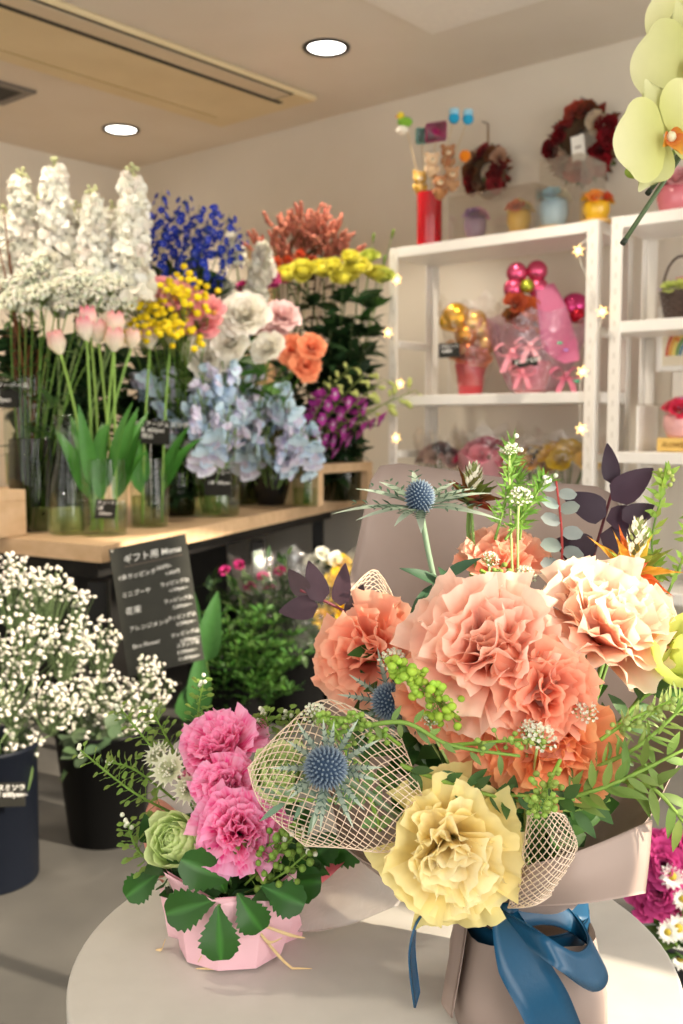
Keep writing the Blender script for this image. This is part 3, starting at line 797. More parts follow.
# --- blue delphinium
dv = A(*P(165, 400, 3.75)[:2], ZC+.001)
vase(dv, cyl(.08, .32, .01), 'smoky glass vase of blue delphiniums behind the tulips', .5, 'smoky')
dh = [(150, 220, .8), (163, 203, .9), (178, 206, .9), (191, 216, 1), (206, 214, 1), (214, 222, 1), (172, 224, 1), (198, 232, 1), (160, 238, .9), (183, 245, .9), (232, 236, .7), (214, 268, .6)]
bunch([(x, y+42*s, s) for x, y, s in dh], dv, .05, 3.42, 'delphinium', 'deep blue delphinium stem', 'flower', 'blue delphiniums', ['delph0', 'delph1', 'delph2'], .8, .1, sr=.002, scol='#5d7048', nleaf=26, lcol='#33472e', lL=.10, lW=.012, lspan=(.45, 1), part='florets')
# --- pink carnations and yellow buttons
pv = A(*P(176, 400, 3.35)[:2], ZC+.001)
vase(pv, cyl(.06, .27, .0), 'smoky glass cylinder of pink carnations behind the right tulip vase', .5, 'smoky')
bunch([(202, 328, 1.15), (190, 310, 1.05), (162, 295, .95), (146, 298, .9), (209, 312, .8), (178, 300, .9), (110, 285, .8), (132, 290, .8)], pv, .03, 3.05, 'carnation', 'coral pink carnation among the yellow buttons', 'flower', 'pink carnations', ['pinkcarn0', 'pinkcarn1'], 1.35, dz=(.4, (0, -1, .4)), sr=.002, nleaf=6, lcol='#4c6b48', lL=.10, lW=.005)
bunch([(130, 300), (146, 312), (160, 322), (172, 306), (186, 298), (150, 290), (140, 328), (172, 330), (200, 306), (180, 284), (188, 340)], pv, .035, 2.98, 'button_flower', 'yellow button flower spray above the tulips', 'flower', 'yellow button sprays', ['button0', 'button1'], 1.15, sr=.0015, nleaf=6, lcol='#55703a', lL=.06, lW=.008, part='buttons')
# --- white, pale pink and orange lisianthus
wv = A(*P(236, 400, 3.85)[:2], ZC+.001)
vase(wv, cyl(.08, .27, .005), 'smoky glass vase behind the blue sweet peas', .5, 'smoky')
bunch([(246, 320, 1.2), (231, 347, 1.1), (208, 360, 1.15), (270, 352, .9)], wv, .04, 3.2, 'lisianthus', 'big ruffled white flower above the blue sweet peas', 'flower', 'white ruffled flowers', ['white0', 'white1'], 1.3, .03, dz=(.3, (-.1, -1, .5)), sr=.0026, scol='#7da048', nleaf=9, lcol='#4c7a34', lL=.13, lW=.022, lspan=(.45, .95), lprof='ovate')
bunch([(281, 320, 1), (276, 334, .8), (266, 328, .8)], wv, .04, 3.3, 'lisianthus', 'pale pink flower beside the white ruffled ones', 'flower', 'pale pink flowers', ['palepink0', 'palepink1'], 1.35, .03, dz=(.3, (0.1, -1, .5)), nleaf=4, lcol='#4c7a34', lL=.1, lW=.016)
bunch([(290, 352, 1), (306, 368, 1.1), (311, 350, .95), (298, 362, .9)], wv, .04, 3.25, 'carnation', 'bright orange carnation right of the white flowers', 'flower', 'orange carnations', ['orange0', 'orange1'], 1.2, .03, dz=(.3, (.2, -1, .3)), nleaf=5, lcol='#3d6a34', lL=.12, lW=.018)
# --- small white stocks, magenta and statice behind
bv = A(*P(256, 400, 4.2)[:2], ZC+.001)
vase(bv, cyl(.09, .34, .0), 'tall smoky glass cylinder in the back row at the middle', .5, 'smoky')
bunch([(236, 262, .9), (262, 274, 1), (256, 294, .9), (230, 300, .7)], bv, .05, 3.6, 'stock_stem', 'short white stock flower between delphiniums and yellow roses', 'flower', 'short white stocks', ['shortstock'], 1.15, sr=.003, nleaf=9, lcol='#3b5535', lL=.10, lW=.012, part='florets')
bunch([(268, 284, 1), (276, 282, .9), (244, 290, .7)], bv, .05, 3.65, 'carnation', 'magenta flower beside the short white stocks', 'flower', 'magenta flowers', ['magenta0', 'magenta1'], 1.5, sr=.002, nleaf=9, lcol='#33502e', lL=.10, lW=.01)
rv = A(*P(298, 400, 4.2)[:2], ZC+.001)
vase(rv, cyl(.09, .36, .0), 'tall smoky glass cylinder behind the yellow roses', .5, 'smoky')
bunch([(x, y+24) for x, y in ((268, 228), (280, 214), (292, 206), (306, 202), (320, 208), (332, 214), (342, 226), (286, 230), (300, 224), (316, 226), (330, 236), (308, 240), (276, 240), (322, 216))], rv, .06, 3.95, 'rust_plume', 'rust red plume flower spray against the wall', 'flower', 'rust red plumes', ['rust0', 'rust1', 'rust2'], 1.1, sr=.002, scol='#5a4a35', nleaf=8, lcol='#4a3a2c', lL=.07, lW=.009, lspan=(.5, .98), part='plumes')
bunch([(262, 260), (276, 264), (288, 262), (300, 256), (312, 262), (270, 268)], rv, .06, 3.8, 'spray_mum', 'small orange spray flower under the rust plumes', 'flower', 'orange spray flowers', ['spraymum'], 1.6, dz=(.6, (0, -.6, .3)), sr=.0015, nleaf=6, lcol='#33502e')
yv = A(*P(342, 400, 4.02)[:2], ZC+.001)
vase(yv, cyl(.085, .30, .0), 'smoky glass vase of yellow roses in front of the white shelf', .5, 'smoky')
bunch([(288, 282, 1), (304, 276, .95), (323, 277, 1.05), (343, 284, 1), (358, 274, 1), (377, 281, .95), (333, 270, .7), (350, 262, .7)], yv, .05, 3.7, 'rose', 'yellow rose below the rust plumes', 'flower', 'yellow roses', ['yellowrose0', 'yellowrose1'], 1.25, dz=(.5, (0, -.8, .5)), sr=.0028, scol='#4d6a38', nleaf=26, lcol='#2f4a2a', lL=.10, lW=.026, lspan=(.4, .95), lprof='ovate')
bunch([(370, 262, .9), (384, 280, .8)], yv, .05, 3.75, 'rose', 'lime green rose at the right of the yellow ones', 'flower', 'lime roses', ['limerose'], 1.15, dz=(.5, (0, -.8, .5)), nleaf=10, lcol='#3c5f2c', lL=.08, lW=.02, lprof='ovate')
# bud twigs beside the shelf post
mb = MB(); ball(mb, (0, 0, .012), .009, '#8aa650', 8, 6, (.7, .7, 1.7)); calyx(mb, .018, .005, '#6d8c40'); proto('bud', mb, 'leaf')
for i, (px, py) in enumerate(((373, 240), (392, 236), (384, 262))):
    flower('bud_stem', ['thin stem with a green bud left of the shelf post', 'thin stem with a green bud nearest the shelf post', 'short green bud below the two tall thin buds'][i], 'flower', 'green buds', yv+A(.02*i, 0, .01), P(px, py, 3.73), PR['bud'], None, 1, .0013, '#5f7f42', nleaf=14, lcol='#3d5c2c', lL=.07, lW=.012, lspan=(.55, .95), part='bud')
# --- sweet peas: clear vase and black pot
gv = Zp(212, 518); gv[1] += .08
vase(gv, cyl(.083, .17, .0), 'clear glass vase of green stems under the blue sweet peas', .6)
bp = Zp(270, 506); bp[1] += .07
vase(bp, [(.052, 0), (.056, .004), (.076, .06), (.083, .11), (.078, .15), (.07, .165)], 'round glossy black ceramic pot on the counter edge', 0, 'gloss', 'black_pot', lin('#0f0f10'))
ph2 = [(224, 440), (232, 420), (238, 452), (246, 462), (230, 396), (254, 440), (242, 426), (160, 390), (172, 400), (182, 418), (192, 440), (204, 424), (212, 434), (220, 404), (206, 398), (198, 414), (218, 452), (228, 430), (225, 388), (234, 452), (247, 392), (262, 398), (250, 426), (264, 440), (278, 400), (286, 414), (292, 436), (282, 446), (300, 446), (258, 460), (272, 464), (292, 462), (306, 444), (240, 404), (270, 428), (248, 440)]
ph = ph2+[(158, 396), (166, 412), (176, 428), (186, 446), (196, 430), (205, 412), (214, 398), (222, 420), (210, 444), (226, 448), (236, 396), (244, 414), (240, 436), (256, 404), (262, 426), (254, 450), (272, 412), (280, 432), (268, 452), (290, 424), (296, 444), (304, 432), (310, 452), (200, 458), (284, 460), (300, 466)]
bunch([(x, y+5, 1) for x, y in ph if x < 236], gv, .05, 3.22, 'sweet_pea', 'pale blue sweet pea stem over the clear vase', 'flower', 'blue sweet peas in the clear vase', ['pea0', 'pea1', 'pea2', 'pea3'], 1.2, .07, dz=(.5, (0, -.6, .35)), sr=.0018, scol='#7fa05a', nleaf=0, part='florets')
bunch([(x, y+5, 1) for x, y in ph if x >= 222], bp, .04, 3.62, 'sweet_pea', 'pale blue sweet pea stem over the black pot', 'flower', 'blue sweet peas in the black pot', ['pea0', 'pea1', 'pea2', 'pea3'], 1.3, .07, dz=(.5, (0, -.6, .35)), sr=.0018, scol='#7fa05a', nleaf=0, part='florets')
mb_c = gv+A(.02, -.088, .115)
price_card(mb_c, .088, .085, A(1, -.05, 0), A(-.03, 0, 1), 'スイトピー\n\n 1本 180yen', 'black price card leaning on the vase under the sweet peas', .016)
price_card(P(150, 432, 2.92), .115, .07, A(1, .05, -.04), A(.05, 0, 1), 'マリアージュ ピンク\n  1本 400yen\n     税込', 'wide black price card right of the tulip leaves', .017, stick=Zp(150, 528)+A(0, .02, .02))
# --- purple orchid sprays
ov = A(*P(306, 470, 3.72)[:2], ZC+.001)
vase(ov, cyl(.05, .17, .0), 'slim amber tinted glass left of the right wooden riser', .4, col=(1, .9, .8))
for i, (x0, y0, x1, y1) in enumerate(((308, 432, 322, 392), (316, 436, 336, 398), (322, 440, 352, 402), (312, 440, 372, 408), (326, 446, 362, 416), (306, 420, 312, 396))):
    hd = P(x0, y0, 3.66+.02*i); tip = P(x1, y1, 3.6+.02*i); L_ = np.linalg.norm(tip-hd)
    t = flower('orchid_spray', rank(i, 6, 'magenta orchid spray with lime bud tip'), 'flower', 'magenta orchid sprays', ov+A(.01*math.cos(i), .01*math.sin(i), .01), hd, PR['dendro%d' % (i % 3)], tip-hd, L_/.20*1.5+.1, .0022, '#6d8a45', part='florets', spin=0)
# white tag and black tag above the orchids
w0 = P(328, 362, 3.9); t = thing('plant_tag', 'narrow glossy white tag standing upright above the magenta orchids', 'tag', w0)
mb = MB(); box(mb, (-.018, 0, -.06), (.018, .003, .04), o=w0, col='#f3f2ee', bev=.002); mb.build('tag_face', M['gloss'], t, False)
mb = MB(); tube(mb, [w0+A(0, .002, -.055), A(w0[0], w0[1], ZC+.16)], .002, '#c9c6c0', 6); mb.build('stick', M['metal'], t)
price_card(P(346, 380, 3.9), .05, .08, A(1, .1, 0), A(0, 0, 1), 'バラ\n350', 'small black price card right of the narrow white tag', .022, stick=A(*P(346, 380, 3.9)[:2], ZC+.16))
# --- dark foliage stems that fill the rows between the bunches
fsp = [(112, 395, 3.3), (122, 410, 3.3), (134, 400, 3.35), (104, 420, 3.25), (128, 430, 3.3), (142, 420, 3.35), (180, 420, 3.45), (168, 405, 3.4), (60, 420, 3.2), (86, 405, 3.2), (6, 350, 3.1), (14, 362, 3.15), (28, 355, 3.15), (40, 360, 3.2), (58, 365, 3.2), (70, 372, 3.2), (82, 360, 3.2), (2, 320, 3.1), (105, 375, 3.25), (130, 365, 3.25), (18, 315, 3.1), (150, 372, 3.35), (15, 330, 3.0), (30, 340, 3.05), (45, 345, 3.0), (62, 340, 3.1), (85, 345, 3.1), (98, 340, 3.1), (120, 348, 3.15), (25, 380, 3.1), (48, 390, 3.1), (186, 390, 3.4), (200, 375, 3.5), (20, 345, 3.05), (35, 365, 3.0), (52, 330, 3.08), (75, 350, 3.12), (8, 330, 2.98), (110, 352, 3.2), (190, 372, 3.25), (140, 345, 3.3), (176, 268, 3.5), (196, 270, 3.5), (210, 286, 3.55), (224, 262, 3.55), (160, 262, 3.52), (238, 318, 3.7), (280, 310, 3.7), (310, 318, 3.75), (330, 330, 3.6), (352, 322, 3.65), (366, 340, 3.68), (320, 350, 3.85), (300, 330, 3.9), (345, 350, 3.75), (372, 318, 3.75), (180, 250, 3.55), (204, 250, 3.6)]
vs = [sv_, lv_, dv, pv, bv, rv, yv]
for i, (px, py, d) in enumerate(fsp):
    hd = P(px, py, d); vb = min(vs, key=lambda q: abs(q[0]-hd[0])+.5*abs(q[1]-hd[1])); b = vb+A(rng.uniform(-.04, .04), rng.uniform(-.04, .04), .01)
    t = thing('foliage_branch', 'dark green leafy foliage branch filling in behind the flowers', 'foliage', b, 'foliage branches behind the flowers')
    mb = MB(); pts = bez(b, (b+hd)/2+A(0, 0, .08), hd, 10); tube(mb, pts, [.003, .0015], '#47552f', 6); mb.build('stem', STEM, t)
    mb = MB()
    for k in range(85):
        f = rng.uniform(.12, 1); q = pts[int(f*9)]; a = rng.uniform(0, 6.28)
        leaf(mb, q, A(math.cos(a), math.sin(a), rng.uniform(-.2, .9)), A(0, 0, 1)+rng.normal(size=3)*.4, rng.uniform(.06, .11), rng.uniform(.014, .024), vary('#2c4527', .3), .2, rng.uniform(-.9, 0), 5, 3, 'ovate')
    mb.build('leaves', LEAF, t)
# ------------------------------------------------------------------ hanging menu board
so = P(152, 540, 2.46)   # top centre, hung over the counter edge
TLb, TRb, BLb, BRb = P(108, 548, 2.455), P(185, 532, 2.50), P(128, 676, 2.45), P(206, 664, 2.50)
bX = nrm(TRb-TLb); bZ = nrm(TLb-BLb); bY = nrm(np.cross(bZ, bX)); bY = bY if bY[1] > 0 else -bY
bw, bh = np.linalg.norm(TRb-TLb), np.linalg.norm(TLb-BLb); bc = (TLb+TRb+BLb+BRb)/4
mn = thing('menu_board', 'tilted black handwritten menu board hung on the corner of the counter', 'menu board', bc)
mb = MB(); box(mb, (-bw/2, 0, -bh/2), (bw/2, .005, bh/2), X=bX, Y=bY, Z=bZ, o=bc, col='#35352f', bev=.001); mb.build('board', M['board'], mn, False)
def brow(t, u, v, size, al='LEFT'):
    lettering(t, bc+bX*bw*(u-.5)+bZ*bh*(.5-v)-bY*.001, bX, bZ, bh*size, mn, align=al, thick=.004)
brow('ギフト用 Menu', .16, .125, .068)
mb = MB(); box(mb, (-bw*.34, -.0006, -.0006), (bw*.42, 0, .0006), X=bX, Y=bY, Z=bZ, o=bc+bZ*bh*.345, col='#7d6a60'); mb.build('ruled_line', M['chalk'], mn, False)
for k, (a, b, c) in enumerate((('1本ラッピング', '350円+', '1,000円'), ('ミニブーケ', 'ラッピング込', '1,100yen~'), ('花束', 'ラッピング込', '2,200yen~'), ('アレンジメント', 'ラッピング込', '2,200yen~'), ('Box Flower', 'ラッピング込', '3,300yen~'))):
    v = .25+.135*k
    brow(a, .06+.012*k, v, .045 if k != 2 else .062); brow(b, .56+.012*k, v-.018, .038); brow(c, .66+.015*k, v+.035, .036)
for k, tt in enumerate(('スタンド花', '5,500yen~', '11,000yen~')): brow(tt, .66, .86+.052*k, .037)
mb = MB(); ball(mb, TLb+bX*.008-bZ*.010-bY*.002, .003, '#b9b4ab', 8, 6); mb.build('pin', M['metal'], mn)

# ------------------------------------------------------------------ buckets with gypsophila
def bucket(c, r0, r1, h, col, label):
    t = thing('flower_bucket', label, 'bucket', c)
    mb = MB(); lathe(mb, [(r0, 0), (r0+.002, .004), (r1-.004, h-.014), (r1, h-.012), (r1+.004, h-.010), (r1+.004, h), (r1-.001, h), (r1-.006, h-.02), (r0-.004, .012)], c, col, 40, True, True)
    mb.build('body', M['plastic'], t); return t
b1 = A(*P(104, 700, 2.32)[:2], 0)
bucket(b1, .083, .118, .27, lin('#080808'), 'round black plastic flower bucket on the floor under the counter corner')
b2 = A(*P(-12, 800, 2.10)[:2], 0)
bucket(b2, .10, .108, .30, lin('#0f131c'), 'navy blue flower bucket cut off by the left edge of the photo')
price_card(P(6, 795, 1.986), .075, .05, A(1, .08, 0), A(0, 0, 1), 'カスミソウ\n1本 600yen~', 'black price card on the front of the navy bucket', .014)
def gypsophila(vb, zt, blobs, d0, label, n):
    t = thing('gypsophila_bunch', label, 'flower', vb)
    st, bl, lf = MB(), MB(), MB()
    tot = sum(b[2] for b in blobs)
    for (px, py, wt, rx, ry, dd) in blobs:
        c = P(px, py, d0+dd); root = vb+A(*(rng.normal(size=2)*.03), .02); neck = vb+A(*(rng.normal(size=2)*.03), zt)
        hub = c-A(0, 0, .03)+(vb-c)*.12; pts = np.concatenate([bez(root, neck, hub, 9)])
        tube(st, pts, [.0022, .0012], '#7c9160', 5)
        for k in range(int(n*wt/tot)):
            q = nrm(rng.normal(size=3))*rng.uniform(.15, 1)**.5*A(rx, rx*.9, ry)*d0/F; e = c+q
            if k % 4 < 3: tube(st, bez(hub, hub+q*.4+A(0, 0, .012), e, 4), .0006, '#5d7048', 3, False)
            r = rng.uniform(.0032, .0058); cc = vary('#e6e0d4', .06)
            if k % 9 == 0: ball(bl, e, r*.6, '#dfe3c4', 5, 4)
            else:
                for j in range(4): ball(bl, e+rdir()*r*.3, r*.8, cc, 5, 4, (1, 1, .8))
        for k in range(3):
            q = pts[3+k]; leaf(lf, q, rdir()+A(0, -.3, .3), A(0, 0, 1), .07, .010, vary('#5c7548', .2), .2, -.6)
    st.build('stems', STEM, t); bl.build('blossoms', M['bloom'], t, kind='stuff'); lf.build('leaves', LEAF, t)
gypsophila(b2, .30, [(20, 590, 1, 34, 24, .1), (10, 570, .8, 26, 20, .15), (58, 590, .5, 22, 16, .1), (45, 580, .5, 26, 18, .1), (25, 640, 1.4, 40, 34, 0), (70, 640, 1.1, 32, 30, .05), (15, 690, 1.3, 36, 32, -.02), (58, 700, 1, 34, 30, 0), (-25, 650, 1, 34, 40, 0), (24, 735, .8, 28, 26, 0), (5, 765, .4, 22, 18, 0), (-30, 720, .7, 30, 36, 0), (80, 600, .3, 16, 14, .1)], 2.1,
           'big cloud of white gypsophila in the navy bucket at the left edge', 1080)
gypsophila(b1, .27, [(100, 640, .7, 24, 26, .02), (105, 690, 1.2, 34, 28, 0), (140, 700, 1, 28, 24, .03), (150, 670, .5, 16, 18, .03), (85, 720, .9, 30, 26, -.02), (120, 725, .7, 30, 16, 0), (165, 690, .3, 12, 16, .02), (75, 690, .6, 24, 24, 0)], 2.28,
           'white gypsophila in the black bucket, spreading towards the menu board', 580)
# dark leaves that come with the black bucket's bunch
for i, (px, py) in enumerate(((80, 760), (100, 752), (70, 742), (112, 745))):
    b = b1+A(.02*i-.03, 0, .1); hd = P(px, py-6, 2.2); t = thing('eucalyptus_stem', 'short dark leafy stem hanging over the rim of the black bucket', 'foliage', b, 'leafy stems at the black bucket rim')
    mb = MB(); pts = bez(b, b+A(0, 0, .22), hd, 7); tube(mb, pts, .0016, '#4b5c3a', 5); mb.build('stem', STEM, t)
    mb = MB()
    for k in range(7): leaf(mb, pts[-1-k//3], rdir()+A(0, -.3, 0), A(0, -.4, 1), .045, .016, vary('#4d5f45', .2), .15, -.5, 5, 3, 'round')
    mb.build('leaves', LEAF, t)

# ------------------------------------------------------------------ flowers stored under the counter
def dark_bucket(px, d, r, h, label):
    c = A(*P(px, 600, d)[:2], 0); bucket(c, r*.8, r, h, lin('#0c0c0c'), label); return c
u1 = dark_bucket(228, 3.05, .13, .26, 'black bucket of myrtle greens under the counter')
u2 = dark_bucket(292, 3.3, .12, .26, 'black bucket of pink and dark flowers under the counter, right of the greens')
u3 = dark_bucket(340, 3.55, .10, .30, 'black bucket of white and yellow button mums under the counter end')
heads = [(214, 690), (240, 690), (262, 690), (284, 684), (300, 660), (206, 676), (226, 684), (296, 690), (252, 676), (310, 650), (220, 648), (212, 602), (226, 612), (240, 598), (254, 606), (268, 598), (282, 612), (218, 632), (236, 640), (252, 630), (270, 640), (286, 640), (206, 650), (228, 662), (262, 662), (300, 625), (200, 622), (278, 665), (244, 668)]
for i, (px, py) in enumerate(heads):
    hd = P(px, py, 2.92+.1*rng.uniform(-1, 1)); b = u1+A(.05*math.cos(i), .05*math.sin(i), .03)
    t = thing('myrtle_stem', 'bright green fine leaved myrtle stem under the counter', 'foliage', b, 'myrtle stems under the counter')
    mb = MB(); pts = bez(b, b*.6+hd*.4+A(0, 0, .05), hd, 10); tube(mb, pts, [.002, .001], '#55752f', 5); mb.build('stem', STEM, t)
    mb = MB()
    for k in range(120):
        f = rng.uniform(.25, 1); q = pts[int(f*9)]; a = rng.uniform(0, 6.28); rr = .035*rng.uniform(0, 1)
        leaf(mb, q+A(math.cos(a), math.sin(a), .3)*rr, A(math.cos(a), math.sin(a), rng.uniform(.3, 1.2)), A(0, 0, 1)+rng.normal(size=3)*.3, rng.uniform(.022, .036), .0055, vary('#40662a', .3), .2, -.3, 4, 3)
    mb.build('leaves', LEAF, t)
# broad leaf next to the board
for i, (px, py, L_) in enumerate(((192, 612, .2), (200, 690, .17), (206, 640, .2), (184, 700, .15))):
    hd = P(px, py, 2.75); b = u1+A(-.05, -.04, .05); t = thing('broad_leaf', ['broad dark leaf rising just right of the menu board', 'broad dark leaf low under the menu board', 'broad dark leaf among the myrtle right of the board', 'broad leaf end under the bottom corner of the board'][i], 'foliage', b)
    mb = MB(); pts = bez(b, (b+hd)/2+A(0, 0, .05), hd-A(0, 0, .06), 6); tube(mb, pts, .0025, '#5c7c3a', 5); mb.build('stalk', STEM, t)
    mb = MB(); leaf(mb, pts[-1], A(.15*(i-1), -.3, 1), A(0, -1, .3), L_, .035, '#3f6a35', .25, -.7, 8, 5, 'ovate'); mb.build('blade', M['glossleaf'], t)
for j, (hs, ub, dd, protos, nm, lb, gr, ct) in enumerate((
    ([(225, 572), (240, 566), (262, 578), (280, 572), (270, 590), (296, 584), (250, 588)], u2, 3.2, ['magenta0', 'magenta1'], 'carnation', 'small dark magenta flower under the counter', 'magenta flowers under the counter', .6),
    ([(322, 555), (312, 562), (328, 566), (318, 572), (335, 560)], u3, 3.45, ['whitemum0', 'whitemum1'], 'button_mum', 'white mum under the end of the counter', 'white mums under the counter', .85),
    ([(340, 566), (338, 580), (328, 592), (345, 595), (334, 608), (322, 618), (342, 612)], u3, 3.38, ['yellowmum0', 'yellowmum1'], 'button_mum', 'yellow mum under the end of the counter', 'yellow mums under the counter', 1.2))):
    bunch(hs, ub+A(0, 0, .03), .04, dd, nm, lb, 'flower', gr, protos, ct, .05, dz=(.5, (0, -.8, .4)), sr=.0016, nleaf=16, lcol='#37522c', lL=.07, lW=.01, lspan=(.4, .98))
for i, (px, py) in enumerate(((212, 585), (230, 588), (252, 584), (272, 600), (290, 598), (305, 590), (285, 560), (306, 610), (300, 650), (310, 640), (268, 566))):
    hd = P(px, py, 3.2); b = u2+A(.03*math.cos(i), .03*math.sin(i), .03); t = thing('foliage_branch', 'dull green leafy branch in the back bucket under the counter', 'foliage', b, 'branches in the back bucket under the counter')
    mb = MB(); pts = bez(b, (b+hd)/2+A(0, 0, .05), hd, 8); tube(mb, pts, .002, '#47552f', 5); mb.build('stem', STEM, t)
    mb = MB()
    for k in range(40):
        q = pts[rng.integers(3, 8)]; leaf(mb, q+rdir()*.02, rdir()+A(0, 0, .5), A(0, 0, 1)+rng.normal(size=3)*.3, .05, .011, vary('#3d5330', .3), .2, -.4, 4, 3, 'ovate')
    mb.build('leaves', LEAF, t)
# crinkled clear sleeve around the flowers under the counter
def sleeve(c, r0, r1, z0, z1, label, mat='cello', name='cellophane_sleeve', n=40, seed=1, tilt=(0, 0), cat='wrapper'):
    g = np.random.default_rng(seed); t = tag_later = None
    zs = np.linspace(0, 1, 9); th = np.arange(n)*2*PI/n; V = []
    ph = g.uniform(0, 6, 4)
    for z in zs:
        rr = r0+(r1-r0)*z**.8; cr = 1+.10*z*(np.sin(7*th+ph[0])+.6*np.sin(11*th+ph[1]+3*z)+.4*np.sin(17*th+ph[2]))
        hh = z0+(z1-z0)*z+(.06*(z1-z0)*(np.sin(4*th+ph[3])+np.sin(9*th))*(z > .95))
        V.append(np.stack([rr*cr*np.cos(th)+tilt[0]*z, rr*cr*np.sin(th)+tilt[1]*z, hh+0*th], -1))
    mb = MB(); mb.add(np.concatenate(V)+np.asarray(c), gq(len(zs), n, True)); o = mb.build(name, M[mat])
    if label: tag(o, label, cat)
    return o
sleeve(u2, .10, .19, .20, .53, 'crinkled clear cellophane around the flowers stored under the counter', seed=4)

# ------------------------------------------------------------------ mixed flowers at the lower right
rb = A(*P(690, 900, 1.5)[:2], 0)
bucket(rb, .07, .085, .20, lin('#3a3a3c'), 'dark flower pot on the floor at the lower right behind the table')
def daisy():
    mb = MB()
    for r in range(2):
        for k in range(13):
            g = petal(.026-.004*r, .0055, 1.15-.35*r, 1.6-.3*r, 3, 5, 'round', .3); addpetal(mb, g, (k+.5*r)*2*PI/13, '#f1efe6', '#fbfaf6', nv=5, nu=3)
    ball(mb, (0, 0, .006), .0085, '#cdb94a', 10, 6, (1, 1, .55)); return mb
proto('daisy', daisy(), 'petal')
proto('bigmagenta', ruffle_flower(34, .038, .015, 1.75, ruf=.03, ce='#8e1650', ct='#d04f96', nv=5, nu=5, jag=0), 'petal')
bunch([(650, 852, 1), (664, 866, 1), (646, 880, 1.05), (662, 892, 1), (676, 850, .9), (680, 880, 1), (652, 905, .9), (672, 910, .9), (640, 862, .8)], rb+A(0, 0, .1), .03, 1.46, 'magenta_mum', 'magenta mum in the pot at the lower right', 'flower', 'magenta mums at the lower right', ['bigmagenta'], .9, .03, dz=(.4, (-.3, -.8, .4)), sr=.002, nleaf=8, lcol='#4b6a35', lL=.05, lW=.014, lprof='ovate')
bunch([(672, 876, .95), (678, 928, 1), (668, 932, .8), (680, 958, .9), (683, 900, .8)], rb+A(0, 0, .1), .03, 1.42, 'daisy', 'white daisy in the pot at the lower right', 'flower', 'white daisies at the lower right', ['daisy'], .8, .02, dz=(.3, (-.3, -.9, .3)), sr=.0018, nleaf=10, lcol='#5a7a3c', lL=.05, lW=.014, lprof='ovate')
# ------------------------------------------------------------------ things on the white shelves
def at_px(px, z, b=.12, un=1): q = S(px, z, b); return q+A(0, 0, .0012)
Z1, Z2, Z3 = ZTOP, HC+.108, .62
PXM = lambda q: q[1]/F          # metres per pixel at a point
# red vase with decorative picks
q = at_px(428, Z1, .10)
vase(q, [(.046, 0), (.047, .004), (.047, .2)], 'tall deep red glass vase on top of the left shelf', 0, 'gloss', 'red_vase', lin('#a30f1c'), 32)
def pick(px, py, label, fn, cat='decorative pick', name='decorative_pick', dd=0):
    d = q[1]+dd; hd = P(px, py, d); t = thing(name, label, cat, hd, None)
    mb = MB(); tube(mb, [q+A((hd[0]-q[0])*.15, 0, .02), q+A((hd[0]-q[0])*.3, dd*.3, .20), hd], .0016, '#cdb58a', 5); mb.build('stick', STEM, t)
    fn(t, hd)
def bear(t, h, c='#b98a5c', m='#ead3b0'):
    mb = MB(); ball(mb, h, .026, c, 14, 10, (1, .9, .92))
    mb.build('head', M['fabric'], t)
    for s in (-1, 1):
        mb = MB(); ball(mb, h+A(s*.019, 0, .02), .0095, c, 10, 7, (1, .6, 1)); mb.build('ear', M['fabric'], t)
    mb = MB(); ball(mb, h+A(0, -.02, -.006), .011, m, 10, 7, (1, .7, .8)); ball(mb, h+A(0, -.0275, -.003), .0035, '#2b1c14', 8, 6)
    mb.build('muzzle', M['fabric'], t)
    mb = MB(); ball(mb, h+A(0, .0, -.042), .021, vary(c, .1), 12, 9, (1, .9, 1.1)); mb.build('body', M['fabric'], t)
    for s in (-1, 1):
        mb = MB(); ball(mb, h+A(s*.02, -.012, -.036), .008, c, 8, 6, (1, 1, 1.8)); mb.build('arm', M['fabric'], t)
for px, py, c, lb, dd in ((432, 160, '#d8b894', 'cream teddy bear pick in the red vase, left one', -.03), (448, 152, '#b07a52', 'brown teddy bear pick in the red vase, highest bear', .02), (452, 174, '#c79a72', 'tan teddy bear pick low at the right of the red vase', -.02), (420, 178, '#c9a24a', 'golden tan bear pick low at the left of the red vase', .02), (440, 182, '#a8734a', 'brown bear pick at the rim of the red vase', -.04)):
    pick(px, py, lb, lambda t, h, c=c: bear(t, h, c), dd=dd)
def bird(t, h):
    mb = MB(); ball(mb, h, .024, '#7fb23a', 12, 9, (1.2, .9, .8)); mb.build('body', M['fabric'], t)
    mb = MB(); ball(mb, h+A(-.016, -.004, .02), .015, '#e8cf3c', 10, 8); ball(mb, h+A(-.032, -.006, .018), .004, '#e07b22', 6, 5); mb.build('head', M['fabric'], t)
    mb = MB(); ball(mb, h+A(-.01, .0, -.028), .02, '#ede6d6', 10, 8, (1.2, .9, .8)); mb.build('tuft', M['fabric'], t)
pick(405, 122, 'yellow and green felt bird pick at the far left of the red vase', bird)
def square(t, h):
    mb = MB(); box(mb, (-.04, -.008, -.036), (.04, .008, .036), o=h, col='#a3195d', bev=.006, X=nrm(A(1, -.2, .1))); mb.build('block', M['fabric'], t, True)
pick(436, 132, 'square magenta pick standing behind the bears', square, dd=.03)
def teal(t, h):
    mb = MB(); box(mb, (-.02, -.006, -.03), (.02, .006, .03), o=h, col='#5aa79b', bev=.005); mb.build('block', M['fabric'], t, True)
pick(421, 136, 'small teal pick left of the magenta square', teal, dd=.05)
